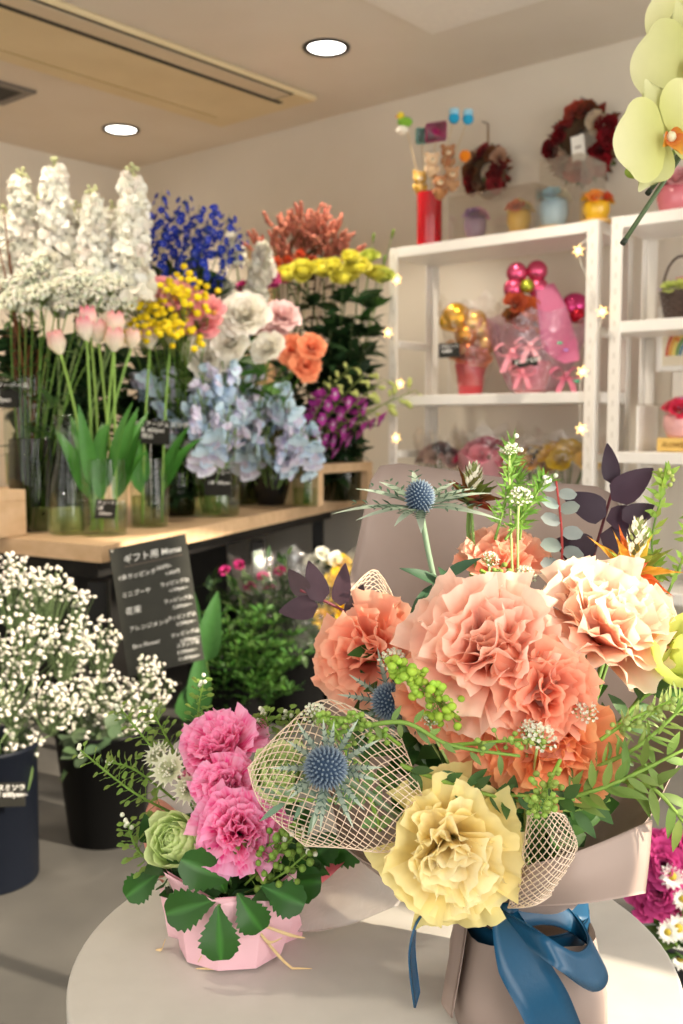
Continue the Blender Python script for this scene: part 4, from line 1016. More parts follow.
def sock(t, h):
    mb = MB(); ball(mb, h, .021, '#2aa1cf', 12, 9, (1, .8, 1)); mb.build('body', M['fabric'], t)
    mb = MB(); lathe(mb, [(.015, 0), (.019, .006), (.017, .02), (.001, .022)], h+A(0, 0, .012), '#9fd3ea', 14); mb.build('cuff', M['fabric'], t)
pick(454, 118, 'bright blue pompom pick, left of the two', sock); pick(468, 119, 'bright blue pompom pick, right of the two', sock)
def orange(t, h):
    mb = MB(); ball(mb, h, .022, '#f08a1c', 14, 10); mb.build('ball', M['fabric'], t)
pick(465, 156, 'round orange ball pick right of the bears', orange)

# posy pots
proto('posy', ruffle_flower(22, .024, .013, 1.6, ruf=.05, ce='#ffffff', ct='#ffffff', nv=4, nu=5), 'petal')
def posy_pot(c, r, h, potcol, fcols, label, pr=None, mat='gloss', nf=9, name='flower_pot', base=True):
    t = thing(name, label, 'flower pot', c)
    z0 = 0
    if base:
        mb = MB(); lathe(mb, [(r*1.15, 0), (r*1.18, .003), (r*1.18, .008), (r*1.14, .011)], c, '#d8b070', 24, True, True); mb.build('wooden_base', M['plain'], t); z0 = .011
    mb = MB(); pr = pr or [(r*.72, 0), (r*.78, h*.08), (r, h*.5), (r*.98, h*.85), (r*.9, h), (r*.82, h*.97)]
    lathe(mb, [(a, b+z0) for a, b in pr], c, potcol, 28, True, True); mb.build('pot', M[mat], t)
    for k in range(nf):
        a = k*2.4; rr = r*.78*math.sqrt(k/nf); d = nrm(A(math.cos(a)*rr/r*1.2, math.sin(a)*rr/r*1.2-.25, .9))
        mb = ruffle_flower(16, r*.62, r*.36, 1.6, ruf=.06, ce=vary(fcols[k % len(fcols)], .1), ct=vary(fcols[k % len(fcols)], .06), nv=4, nu=5)
        o = MB(); o.merge(mb, rotz_to(d), 1, c+A(math.cos(a)*rr, math.sin(a)*rr, z0+h*.98+r*.45*(1-rr/r)))
        o.build('blossom', PET, t)
    return t
posy_pot(at_px(473, Z1, .10), .040, .075, '#8d7296', ['#b4689c', '#8c5fa8', '#d08db8'], 'small purple pot of purple and pink posies on top of the left shelf')
posy_pot(at_px(516, Z1, .10), .042, .075, '#e0b63e', ['#efd25a', '#e87a3a', '#f0e0a0'], 'yellow pot of yellow and orange posies on top of the left shelf')
posy_pot(at_px(550, Z1, .09), .048, .09, '#a8cbe4', ['#7fc0dc', '#a9d8e8', '#e8e4d0'], 'pale blue pot of blue and cream posies on top of the left shelf')
posy_pot(at_px(592, Z1, .08), .044, .06, '#dcae22', ['#f0c832', '#e4633a', '#efe3c8', '#f2a24a'], 'bright yellow pot of mixed posies at the right end of the shelf top')
def acrylic_box(px0, px1, h, b, depth, label):
    p0 = at_px(px0, Z1, b); p1 = at_px(px1, Z1, b); L = np.linalg.norm(p1-p0)
    t = thing('acrylic_case', label, 'display case', p0)
    s = .0025
    for nm, lo, hi in (('front_pane', (0, 0, 0), (L, s, h)), ('back_pane', (0, depth-s, 0), (L, depth, h)), ('side_pane', (0, s, 0), (s, depth-s, h)), ('side_pane', (L-s, s, 0), (L, depth-s, h)), ('lid', (0, 0, h), (L, depth, h+s))):
        mb = MB(); box(mb, lo, hi, X=U, Y=WI, o=p0); mb.build(nm, M['acrylic'], t, False)
    return t
acrylic_box(446, 532, .155, .03, .17, 'clear acrylic case over the purple and yellow pots')
acrylic_box(535, 576, .22, .02, .18, 'taller clear acrylic case over the pale blue pot')
# plain wooden board leaning in the corner behind the flowers
wb = Wl(256, 250, .06); wb[2] = ZC+.001; hb = P(256, 246, wb[1])[2]-ZC
t = thing('wooden_board', 'plain tan wooden board leaning on the wall behind the rust plumes', 'board', wb)
mb = MB(); box(mb, (-.09, 0, 0), (.09, .018, hb), X=U, Y=nrm(WI+A(0, 0, -.03)), Z=nrm(A(0, 0, 1)+WI*.03), o=wb, bev=.002); mb.build('panel', M['wood'], t, False)
# wreaths on the wall
def wreath(px, py, R0, r, cols, label, hang, tagpx=None):
    c = Wl(px, py, .06); t = thing('dried_wreath', label, 'wreath', c)
    X, Y, Z = -U*-1, Vd, A(0, 0, 1)
    mb = MB(); th = np.linspace(0, 2*PI, 28)
    tube(mb, np.array([c+X*R0*math.cos(a)+Z*R0*math.sin(a) for a in th]), r*.55, '#5b4632', 8); mb.build('ring', M['fabric'], t)
    lf = MB()
    for k in range(70):
        a = rng.uniform(0, 6.28); p = c+(X*math.cos(a)+Z*math.sin(a))*R0; d = nrm(X*math.cos(a)+Z*math.sin(a)+rng.normal(size=3)*.7+Vd*.6); leaf(lf, p, d, Vd, r*1.15, r*.25, vary(['#6b4a32', '#566034', '#7a2a24'][k % 3], .2), .2, -.4, 4, 3, 'ovate')
    lf.build('leaves', LEAF, t)
    n = int(2*PI*R0/(r*.62))
    for k in range(n):
        a = k*2*PI/n+rng.uniform(-.1, .1); rad = nrm(X*math.cos(a)+Z*math.sin(a)); p = c+rad*(R0+r*rng.uniform(-.35, .35))+Vd*r*.5
        cc = cols[k % len(cols)]; m = ruffle_flower(18, r*.72, r*.42, 1.6, ruf=.07, ce=vary(cc, .15)*.8, ct=vary(cc, .1), nv=4, nu=5); o = MB(); o.merge(m, rotz_to(Vd*.9+rad*.5+rng.normal(size=3)*.2), 1, p); o.build('dried_flower', PET, t)
    if hang:
        top = Wl(px, hang, .03); mb = MB(); tube(mb, [c+Z*R0, top], .004, '#8a6a44', 6); mb.build('hanging_cord', M['fabric'], t)
        mb = MB(); o = Wl(px, hang, .0); tube(mb, [o+Vd*.002, o+Vd*.04], .003, '#8d8880', 8); mb.build('hook', M['metal'], t)
    if tagpx:
        o = P(*tagpx, c[1]-.06); o = o
        mb = MB(); box(mb, (-.025, 0, -.043), (.025, .0012, .043), X=nrm(A(1, -.8, .12)), Y=nrm(A(.8, 1, 0)), Z=nrm(A(-.1, 0, 1)), o=o, col='#f4f2ea', bev=.0004); tg = mb.build('paper_tag', M['plain'], t, False)
        mb = MB(); box(mb, (-.012, -.0008, -.006), (.012, 0, .004), X=nrm(A(1, -.8, .12)), Y=nrm(A(.8, 1, 0)), o=o+A(0, 0, .004), col='#b8b2aa'); mb.build('print', M['chalk'], tg, False)
    return t
wreath(488, 172, .060, .045, ['#7e2a2c', '#c8a48a', '#8a5a3c', '#a33a3e'], 'small brown and burgundy dried wreath hung left on the wall', 124)
wreath(586, 145, .088, .062, ['#a01c28', '#7a1820', '#e6d3bd', '#8a4a34', '#c85a4a', '#b0302e'], 'large dark red dried wreath with a white paper tag on the wall', 100, (578, 148))

# gold and pink wrapped gifts on the middle board
def foilball(t, c, r, col, name='foil_balloon', mat='foil'):
    mb = MB(); ball(mb, c, r, col, 18, 12, (1, .8, 1)); mb.build(name, M[mat], t)
g = at_px(470, Z2, .10); k = PXM(g)
t = thing('balloon_gift', 'red vase gift with gold and black balloon top, wrapped in clear film', 'gift', g)
mb = MB(); lathe(mb, [(.042, 0), (.045, .004), (.05, .07), (.058, .105), (.05, .135), (.046, .13)], g, '#c23a42', 28); mb.build('vase', M['gloss'], t)
for px, py, r, c in ((457, 318, 15, '#e2ac2c'), (474, 322, 13, '#eec04a'), (466, 335, 12, '#d9982a'), (483, 330, 11, '#dfc27a'), (455, 312, 7, '#241c16'), (448, 322, 9, '#e9b53a'), (486, 345, 10, '#cfa860'), (468, 350, 9, '#b5622e')):
    foilball(t, P(px, py, g[1]), r*k, c)
for px, py, c in ((462, 356, '#c96b4e'), (474, 358, '#e0a59a'), (482, 360, '#d8936e'), (454, 352, '#c9a07a')):
    m = ruffle_flower(16, 10*k, 6*k, 1.6, ruf=.06, ce=lin(c)*.8, ct=c, nv=4, nu=5); o = MB(); o.merge(m, rotz_to((0, -1, .5)), 1, P(px, py, g[1]-.03)); o.build('blossom', PET, t)
w_ = sleeve(g, .055, .12, .03, .33, None, seed=2); w_.parent = t; w_.location = [-x for x in g]
g = at_px(535, Z2, .12); k = PXM(g)
t = thing('balloon_gift', 'large pink gift with four pink balloons, bows and iridescent film', 'gift', g)
for px, py in ((517, 273), (537, 271), (514, 289), (538, 288)): foilball(t, P(px, py, g[1]), 10.5*k, '#d8587e')
foilball(t, P(527, 286, g[1]-.035), 7*k, '#a8ae3a', 'balloon_centre')
for px, py, r, c in ((515, 305, 12, '#c05a3a'), (530, 312, 14, '#d8743e'), (520, 322, 12, '#b5503a'), (536, 325, 11, '#d99a6a'), (510, 318, 9, '#8a5a30')):
    m = ruffle_flower(18, r*k, r*.6*k, 1.6, ruf=.06, ce=lin(c)*.75, ct=c, nv=4, nu=5); o = MB(); o.merge(m, rotz_to((0, -1, .4)), 1, P(px, py, g[1]-.02)); o.build('blossom', PET, t)
def strip(mb, pts, wv, w, col, th=.0008):
    """ribbon: centre path, width direction per point, width"""
    pts = np.asarray(pts, float); n = len(pts); wv = np.asarray(wv, float); wv = np.tile(wv, (n, 1)) if wv.ndim == 1 else np.array([np.interp(np.linspace(0, 1, n), np.linspace(0, 1, len(wv)), wv[:, i]) for i in range(3)]).T
    wv /= np.linalg.norm(wv, axis=1)[:, None]; w = np.interp(np.linspace(0, 1, n), np.linspace(0, 1, len(np.atleast_1d(w))), np.atleast_1d(w))[:, None]
    t = np.gradient(pts, axis=0); nn = np.cross(t, wv); nn /= np.linalg.norm(nn, axis=1)[:, None]+1e-9
    us = np.linspace(-.5, .5, 5)
    V = np.concatenate([(pts[:, None]+wv[:, None]*w[:, None]*us[None, :, None]+nn[:, None]*th*s).reshape(-1, 3) for s in (1, -1)])
    Q = gq(n, 5); m = n*5; Q2 = Q[:, ::-1]+m
    E = [(j*5, m+j*5, m+(j+1)*5, (j+1)*5) for j in range(n-1)]+[((j+1)*5+4, m+(j+1)*5+4, m+j*5+4, j*5+4) for j in range(n-1)]
    E += [(i, i+1, m+i+1, m+i) for i in range(4)]+[((n-1)*5+i+1, (n-1)*5+i, m+(n-1)*5+i, m+(n-1)*5+i+1) for i in range(4)]
    mb.add(V, np.concatenate([Q, Q2, E]), None, col)
def bow(t, c, s, col, X=(1, 0, 0), name='bow', mat='satin'):
    X = nrm(X); mb = MB(); Y = nrm(np.cross((0, 0, 1), X))
    for sg in (-1, 1):
        strip(mb, spline([c, c+X*sg*s*.6+A(0, 0, s*.5)-Y*s*.1, c+X*sg*s*1.1+A(0, 0, s*.1), c+X*sg*s*.6-A(0, 0, s*.25)-Y*s*.15, c], 20), nrm(Y+A(0, 0, .2)), s*.55, col)
        strip(mb, spline([c, c+X*sg*s*.35-A(0, 0, s*.6)-Y*s*.2, c+X*sg*s*.6-A(0, 0, s*1.3)-Y*s*.1], 12), X, s*.4, col)
    ball(mb, c-Y*s*.1, s*.22, col, 8, 6); mb.build(name, M[mat], t)
bow(t, P(512, 352, g[1]-.11), 15*k, '#f09aa6'); bow(t, P(530, 345, g[1]-.12), 13*k, '#f3b0b6'); bow(t, P(522, 372, g[1]-.12), 12*k, '#ee8f9c'); bow(t, P(566, 375, g[1]-.11), 14*k, '#e9849e')
mb = MB(); strip(mb, spline([P(545, 285, g[1]-.02), P(552, 310, g[1]-.06), P(560, 345, g[1]-.10), P(572, 362, g[1]-.13)], 16), (1, 0, .2), [.06, .10, .12, .05], '#e890b6'); mb.build('wide_ribbon', M['tissue'], t)
foilball(t, P(575, 308, g[1]), 15*k, '#d04682'); foilball(t, P(578, 316, g[1]-.045), 8*k, '#a8182c', 'balloon_centre'); foilball(t, P(566, 316, g[1]), 9*k, '#e27aa4')
mb = MB(); lathe(mb, [(.05, 0), (.055, .004), (.075, .1), (.07, .11)], g+A(-.02, 0, 0), '#e9a9a6', 28, True, True); mb.build('vase', M['gloss'], t)
w_ = sleeve(g, .09, .17, .01, .26, None, 'irid', seed=5); w_.parent = t; w_.location = [-x for x in g]
mb = MB()
for px, py, c in ((560, 343, '#5fd6a2'), (577, 381, '#52d6a8'), (566, 350, '#d2a2f0')):
    ball(mb, P(px, py, g[1]-.165), .010, c, 8, 6, (1, .3, .5))
mb.build('shiny_sticker', M['foil'], t)
price_card(at_px(448, Z2, .0)+A(0, -.02, .155), .075, .05, A(1, -.1, .06), A(0, 0, 1), 'バルーン\n 4,400', 'black price card in front of the gold balloon gift', .016, stick=at_px(448, Z2, .012))
price_card(at_px(523, Z2, .0)+A(0, -.02, .10), .085, .032, A(1, -.1, .15), A(0, 0, 1), 'ピンク 5,500', 'black price card in front of the pink balloon gift', .016, stick=at_px(523, Z2, .012))

# wrapped bouquets on the lower board
def film_bouquet(px, top, r, cols, label, bowcol, b=.12, wrap=None, seed=1):
    g = at_px(px, Z3, b); k = PXM(g); ht = P(px, top, g[1])[2]-Z3
    t = thing('wrapped_bouquet', label, 'bouquet', g)
    if wrap:
        mb = MB(); th = np.arange(28)*2*PI/28; V = []
        for z in np.linspace(0, 1, 7): V.append(np.stack([(.035+(r-.03)*z)*np.cos(th)*(1+.06*np.sin(5*th+z*2)), (.035+(r-.03)*z)*np.sin(th)*(1+.06*np.sin(5*th+z*2)), z*ht*.72+.02*np.sin(4*th)*z], -1))
        mb.add(np.concatenate(V)+g, gq(7, 28, True), None, wrap); mb.build('paper', M['tissue'], t)
    else:
        mb = MB(); lathe(mb, [(.03, 0), (.035, .005), (.045, ht*.3), (.04, ht*.32)], g, '#c9b7a0', 20); mb.build('pot', M['plain'], t)
    for i in range(11):
        a = i*2.4; rr = r*.8*math.sqrt(i/11); c = g+A(rr*math.cos(a), rr*math.sin(a), ht*(.82-.25*(rr/r)**2)); cc = cols[i % len(cols)]
        m = ruffle_flower(18, r*.40, r*.24, 1.6, ruf=.06, ce=vary(cc, .1)*.8, ct=vary(cc, .08), nv=4, nu=6); o = MB(); o.merge(m, rotz_to(A(math.cos(a)*rr/r, math.sin(a)*rr/r-.4, .8)), 1, c); tube(o, [c, g+A(0, 0, ht*.2)], .002, '#5c7a3a', 5); o.build('blossom', PET, t)
    w = sleeve(g, .05, r*1.15, .02, ht*1.02, None, seed=seed); w.parent = t; w.location = [-x for x in g]
    if bowcol is not None: bow(t, g+A(-.0, -r*.7, ht*.86), .032, bowcol)
film_bouquet(488, 432, .11, ['#dd4a7c', '#f0a0b4', '#c83a5c'], 'pink film wrapped bouquet with pink paper on the lower board', None, .13, '#eab2b8', 7)
film_bouquet(440, 436, .085, ['#a58c86', '#c4a6a0', '#8c7a80'], 'muted film wrapped bouquet with a black bow at the left of the lower board', lin('#1b1a1c'), .12, None, 8)
film_bouquet(568, 436, .12, ['#e8c23a', '#e8913a', '#f0d67a', '#c9a92c'], 'yellow and orange film wrapped bouquet on the lower board', None, .12, None, 9)
film_bouquet(534, 440, .085, ['#e3b93a', '#d8a85a', '#e6d3a0'], 'small yellow film wrapped bouquet with a black bow', lin('#1b1a1c'), .10, None, 10)

# ---- right shelving unit
Y1, Y2, Y3 = ZTOP, HC+.325, HC-.085
q = at_px(672, Y1, .10)
posy_pot(q, .062, .085, '#d87a86', ['#e89aa8', '#f2c0c4', '#d86a7c'], 'ribbed pink pot of pink posies on top of the right shelf', base=False, pr=[(.048, 0), (.056, .01), (.066, .05), (.06, .08), (.05, .085), (.045, .08)])
q = at_px(678, Y2, .12); k = PXM(q)
t = thing('flower_basket', 'dark wicker basket with an arched handle and pink and purple flowers', 'basket', q)
mb = MB()
for j in range(9):
    r = .048+.004*j/2; z = .006+j*.010; tube(mb, np.array([q+A(r*math.cos(a), r*.85*math.sin(a), z+.002*math.sin(9*a+j*PI)) for a in np.linspace(0, 2*PI, 37)]), .0056, '#4a3b33', 6)
lathe(mb, [(.044, .002), (.062, .09), (.058, .09), (.04, .006)], q, '#3b2f29', 24); mb.build('basket_body', M['fabric'], t)
mb = MB(); tube(mb, np.array([q+A(.06*math.cos(a), 0, .085+.115*math.sin(a)) for a in np.linspace(0, PI, 22)]), .0042, '#4a3b33', 7); mb.build('handle', M['fabric'], t)
for i in range(14):
    a = i*2.4; rr = .058*math.sqrt(i/14); c = q+A(rr*math.cos(a), rr*.85*math.sin(a), .095+.02*(1-rr/.06)); cc = ['#d6447e', '#a98ac4', '#c9d37a', '#e58aa8', '#b79ad0'][i % 5]
    m = ruffle_flower(16, .022, .013, 1.6, ruf=.06, ce=vary(cc, .1)*.8, ct=vary(cc, .08), nv=4, nu=5); o = MB(); o.merge(m, rotz_to(A(math.cos(a)*rr*14, math.sin(a)*rr*14-.4, .8)), 1, c); o.build('blossom', PET, t)
# framed rainbow picture
q = at_px(680, Y3+.0, .215); q = S(679, Y3, .22); zf = P(668, 402, q[1])[2]
t = thing('picture_frame', 'white framed rainbow picture standing on the right shelf', 'picture frame', q)
pX, pY = U, WI
o = q.copy(); W2, H2 = .085, .21; zb = .26; o[2] = Y3+.001
# it stands on a small box shelf
for lo, hi in (((-W2, 0, zb), (-W2+.018, .02, zb+H2)), ((W2-.018, 0, zb), (W2, .02, zb+H2)), ((-W2+.018, 0, zb), (W2-.018, .02, zb+.018)), ((-W2+.018, 0, zb+H2-.018), (W2-.018, .02, zb+H2))):
    mb = MB(); box(mb, lo, hi, X=pX, Y=pY, o=o, col='#f1eee6', bev=.002); mb.build('frame_bar', M['plain'], t, False)
mb = MB(); box(mb, (-W2+.018, .008, zb+.018), (W2-.018, .014, zb+H2-.018), X=pX, Y=pY, o=o, col='#e8ddc4'); pp = mb.build('picture', M['plain'], t, False)
mb = MB()
cc0 = o+pX*.025+A(0, 0, zb+.05)+pY*.0072
for j, cc in enumerate(('#cf5a3e', '#e0a53c', '#e6d46a', '#6f9a5a', '#4f7fa0')):
    r0_, r1_ = .085-.012*j, .075-.012*j; th = np.linspace(.1, PI, 20)
    V = np.concatenate([[cc0+pX*r*math.cos(a)*.95+A(0, 0, r*math.sin(a)*1.3) for a in th] for r in (r1_, r0_)]); V = V[np.newaxis][0]
    mb.add(V, gq(2, 20), None, cc)
mb.build('rainbow', M['plain'], pp, False)
mb = MB()
for k_ in range(9):
    ball(mb, o+pX*rng.uniform(-.06, .02)-pY*.003+A(0, 0, zb+.14+rng.uniform(-.05, .03)), .008, vary(['#c9423a', '#e08a4a', '#b5332e'][k_ % 3], .1), 8, 6, (1, .5, 1))
mb.build('pressed_flowers', M['plain'], pp)
# clear box under the frame, wooden block and pink pot
p0 = S(636, Y3+.0015, .06); t = thing('acrylic_case', 'low white acrylic case at the left of the right shelf', 'display case', p0)
for nm, lo, hi in (('side_pane', (0, 0, 0), (.006, .16, .145)), ('top_pane', (0, 0, .145), (.26, .19, .151)), ('back_pane', (.006, .154, 0), (.26, .16, .145))):
    mb = MB(); box(mb, lo, hi, X=U, Y=WI, o=p0, bev=.001, col='#efece4'); mb.build(nm, M['acrylic'] if nm != 'side_pane' else M['plain'], t, False)
mb = MB(); box(mb, (.05, .157, .153), (.26, .205, .258), X=U, Y=WI, o=p0, col='#e9e3d6', bev=.003); st_ = thing('white_block', 'white block carrying the rainbow picture frame', 'stand', p0+A(0, 0, .15)); mb.build('body', M['plain'], st_, False)
q = S(657, Y3+.0015, .05); t = thing('wooden_sign', 'pale wooden sign block under the pink pot', 'sign', q)
mb = MB(); box(mb, (0, 0, 0), (.16, .11, .043), X=U, Y=WI, o=q, col='#e2bd6c', bev=.002); mb.build('block', M['plain'], t, False)
lettering('FLOWER GIFT', q+U*.018+A(0, 0, .014)-WI*.0012, U, (0, 0, 1), .021, t, '#7a5524')
q = S(681, Y3+.046, .10)
posy_pot(q, .055, .075, '#eab2b0', ['#e0506a', '#f08aa0', '#c9a0d0', '#d83a5c'], 'round blush pot of red and pink flowers on the wooden sign block', base=False)

# ---- star lights strung on the posts
def star_mesh():
    mb = MB(); n = 6; R1, R2 = .022, .0075
    pts = [A(math.cos(PI/2+i*PI/n), 0, math.sin(PI/2+i*PI/n))*(R1 if i % 2 == 0 else R2) for i in range(2*n)]
    V = np.array([(0, -.006, 0), (0, .006, 0)]+pts); T = []
    for i in range(2*n): a, b = 2+i, 2+(i+1) % (2*n); T += [(0, a, b), (1, b, a)]
    mb.add(V, None, T); return mb.mesh('star', M['star'], False)
STAR = star_mesh()
def garland(pts, d, label):
    w = [P(px, py, d)+WI*-.012 for px, py in pts]; c = w[-1].copy()
    t = thing('star_light_string', label, 'string lights', c)
    path = []
    for i in range(len(w)-1):
        m = (w[i]+w[i+1])/2+A(.006*(-1)**i, -.003, 0); path += [w[i], m]
    path.append(w[-1]); mb = MB(); tube(mb, spline(path, 40)-A(0, -.004, 0), .0014, '#d9d2c2', 5); mb.build('cord', M['plain'], t)
    for i, p in enumerate(w[1:-1]):
        o = bpy.data.objects.new('star', STAR); COL.objects.link(o); o.parent = t; o.location = [float(x) for x in p-c]; o.rotation_euler = (0, .25*(-1)**i, -.5)
garland([(394, 255), (399, 280), (390, 333), (402, 384), (398, 438), (394, 470)], 3.76, 'string of warm star lights down the left post of the left shelf')
garland([(596, 226), (580, 251), (604, 312), (584, 372), (583, 429), (592, 470)], 3.22, 'string of warm star lights down the right post of the left shelf')
# ------------------------------------------------------------------ bouquet helpers
def patch(rows, nu=16, nv=16, th=.0006, crumple=0, seed=0):
    """rows: list of rows of world points -> grid (nv,nu,3)"""
    R_ = [spline(np.array(r), (len(r)-1)*max(2, nu//(len(r)-1))) for r in rows]
    m = min(len(r) for r in R_); R_ = np.array([r[np.round(np.linspace(0, len(r)-1, m)).astype(int)] for r in R_])
    cols = np.array([spline(R_[:, i], (len(rows)-1)*max(2, nv//(len(rows)-1))) for i in range(m)])
    G = cols.transpose(1, 0, 2).copy()
    if crumple:
        g = np.random.default_rng(seed); a, b = np.meshgrid(np.linspace(0, 1, G.shape[1]), np.linspace(0, 1, G.shape[0]))
        n = sum(np.abs(np.sin(g.uniform(3, 14)*(a*math.cos(t)+b*math.sin(t))+g.uniform(0, 6))) for t in g.uniform(0, 3, 5))/5-.6
        G += gnorm(G)*(n*crumple)[..., None]
    return G
def gnorm(G):
    du = np.gradient(G, axis=1); dv = np.gradient(G, axis=0); n = np.cross(du, dv); return n/(np.linalg.norm(n, axis=2)[..., None]+1e-9)
def sheet(mb, G, col, th=.0006, closed=False):
    nv, nu = G.shape[:2]; n = gnorm(G); V = np.concatenate([(G+n*th).reshape(-1, 3), (G-n*th).reshape(-1, 3)])
    Q = gq(nv, nu, closed); m = nv*nu; E = []
    def edge(i, j): E.append((i, j, m+j, m+i))
    for k in range(nu-1+closed): edge(k, (k+1) % nu); edge((nv-1)*nu+(k+1) % nu, (nv-1)*nu+k)
    if not closed:
        for k in range(nv-1): edge((k+1)*nu, k*nu); edge(k*nu+nu-1, (k+1)*nu+nu-1)
    mb.add(V, np.concatenate([Q, Q[:, ::-1]+m, E]), None, col)
def PP(l, d=None): return [P(*q) if len(q) == 3 else P(q[0], q[1], d) for q in l]
def pathP(l, d=None, n=20): return spline(PP(l, d), n)
def part_flower(t, name, mb, c, d, tie, stemcol='#6f8f48', sr=.0022, spin=0, mat='petal', scale=1, label=None, calc=None):
    o = MB(); o.merge(mb, rotz_to(d, spin), scale, c); f = o.build(name, M[mat], t)
    if label: f['label'] = label
    s = MB(); d = nrm(d); tube(s, bez(c-d*.002, c-d*.05, tie, 8), sr, stemcol, 6)
    if calc:
        k = MB(); calyx(k, *calc); s.merge(k, rotz_to(d), 1, c-d*.003)
    s.build('stem', STEM, f); return f
def pods(t, name, path, n, L=.008, col='#8fb84a', ped=.012, tip=True, start=.15, mat='leaf', r=.0008, lw=.45, stem='#7fa348', white=6, droop=.3):
    """sprig with small flat pods on thin stalks and a tuft of tiny flowers at the tip"""
    mb = MB(); tube(mb, path, [r*1.6, r], stem, 5); m = len(path)
    lf = MB()
    for k in range(n):
        f = start+(1-start)*(k+.5)/n; q = path[min(int(f*(m-1)), m-1)]; a = k*2.4
        ax = nrm(path[min(int(f*(m-1))+1, m-1)]-path[max(int(f*(m-1))-1, 0)]); X = nrm(np.cross(ax, A(.3, 1, .2))); Y = np.cross(ax, X)
        d = nrm(X*math.cos(a)+Y*math.sin(a)+ax*.5); pl = ped*(1.15-.7*f)*rng.uniform(.8, 1.2); e = q+d*pl
        tube(mb, [q, e], r*.5, stem, 3, False)
        if lw > .9: ball(lf, e+d*L*.3, L*.5*rng.uniform(.8, 1.1), vary(col, .15), 7, 5)
        else: leaf(lf, e, d, ax+A(0, -.3, .3), L*rng.uniform(.8, 1.1)*(1.1-.4*f), L*lw, vary(col, .15), .15, -.2, 5, 3, 'round')
    for k in range(white): ball(lf, path[-1]+rng.normal(size=3)*.003, .0022, '#eef0dc', 5, 4)
    lf.merge(mb); return lf.build(name, M[mat], t)
def umbel(t, name, c, r, d, col='#eceedd', n=40, tie=None, green='#a8bf74'):
    mb = MB(); d = nrm(d); Mx = rotz_to(d)
    for k in range(n):
        a = k*2.4; q = r*math.sqrt((k+.5)/n); p = c+Mx @ A(q*math.cos(a), q*math.sin(a), r*.5*(1-(q/r)**2))
        if k % 3 == 0: tube(mb, [c-d*r, p], .0004, green, 3, False)
        if k % 5: floret(mb, p, d+rng.normal(size=3)*.4, r*.2, vary(col, .06), 5, cup=.2, a0=.7, a1=1.3, prof='ovate')
        else: ball(mb, p, r*.07, green, 5, 4)
    o = mb.build(name, PET, t)
    if tie is not None:
        s = MB(); tube(s, bez(c-d*r*.9, c-d*r*3, tie, 8), .0011, green, 5); s.build('stem', STEM, o)
    return o

# ------------------------------------------------------------------ small pink bouquet on the table
pb = A(*P(233, 960, .835)[:2], ZT+.0008)
pk = thing('pink_bouquet', 'small pink wrapped bouquet with pink double flowers on the round table', 'bouquet', pb)
tieP = pb+A(0, 0, .045)
# folded pink paper foot
g_ = np.random.default_rng(11); n = 9; th = np.arange(n)*2*PI/n+.35
prof = [(.040, 0), (.046, .002), (.052, .03), (.059, .062), (.063, .080)]
V = []
for k, (r, z) in enumerate(prof):
    rr = r*(1+g_.uniform(-.10, .10, n)*(.3+.7*k/4)); V.append(np.stack([rr*np.cos(th), rr*np.sin(th)*.9, z+g_.uniform(-.012, .012, n)*(k == 4)+0*th], -1))
V = np.concatenate(V)+pb
mb = MB(); mb.add(V, gq(5, n, True), None, '#f6c6cf'); mb.add(np.concatenate([V[:n], [pb]]), None, [(n, (i+1) % n, i) for i in range(n)], '#f6c6cf')
V2 = V.copy(); V2[:, :2] = pb[:2]+(V2[:, :2]-pb[:2])*.95; mb.add(V2, gq(5, n, True)[:, ::-1], None, '#f0b8c3')
mb.build('paper_foot', M['paper'], pk, False)
# crumpled flap of the pink paper at the lower left
G = patch([PP([(160, 885, .86), (165, 915, .855), (172, 950, .86)]), PP([(190, 905, .84), (196, 935, .838), (200, 955, .85)]), PP([(232, 930, .83), (236, 950, .832), (240, 970, .85)])], 10, 10, crumple=.004, seed=3)
mb = MB(); sheet(mb, G, '#f7ccd3'); mb.build('paper_flap', M['paper'], pk, False)
G = patch([PP([(228, 920, .83), (228, 950, .835), (232, 982, .85)]), PP([(262, 915, .825), (262, 945, .83), (268, 975, .845)]), PP([(296, 905, .85), (302, 930, .855), (300, 955, .87)])], 10, 10, crumple=.003, seed=5)
mb = MB(); sheet(mb, G, '#f6c4cd'); mb.build('paper_flap', M['paper'], pk, False)
# sheer white sheet fanning to the right, and one at the back left
G = patch([PP([(262, 922, .86), (300, 932, .85), (345, 926, .845), (398, 905, .87)]), PP([(272, 905, .87), (315, 905, .86), (360, 895, .86), (415, 880, .88)]), PP([(290, 870, .90), (335, 850, .89), (385, 855, .88), (430, 868, .90)])], 18, 12, crumple=.003, seed=2)
mb = MB(); sheet(mb, G, '#f3ebe6', .0004); mb.build('sheer_sheet', M['sheer'], pk)
G = patch([PP([(150, 850, .93), (170, 860, .93), (200, 865, .93)]), PP([(158, 790, .955), (180, 800, .96), (220, 810, .95)]), PP([(170, 748, .98), (192, 734, .985), (225, 760, .97)])], 12, 12, crumple=.004, seed=8)
mb = MB(); sheet(mb, G, '#cfc0ba', .0004); mb.build('sheer_sheet', M['sheer'], pk)
G = patch([PP([(150, 862, .87), (160, 880, .86), (172, 890, .86)]), PP([(142, 830, .88), (154, 835, .87), (172, 850, .87)]), PP([(150, 800, .90), (162, 800, .90), (178, 812, .89)])], 10, 10, crumple=.002, seed=9)
mb = MB(); sheet(mb, G, '#e2a795', .0004); o = mb.build('paper_fold', M['tissue'], pk); o['label'] = 'dusty pink fold of paper at the left'
mb = MB(); strip(mb, pathP([(345, 838, .875), (338, 862, .85), (322, 880, .845), (304, 893, .85)], n=16), nrm(A(.9, 0, .5)), [.022, .024, .018, .010], '#e8747c'); mb.build('coral_ribbon', M['satin'], pk)
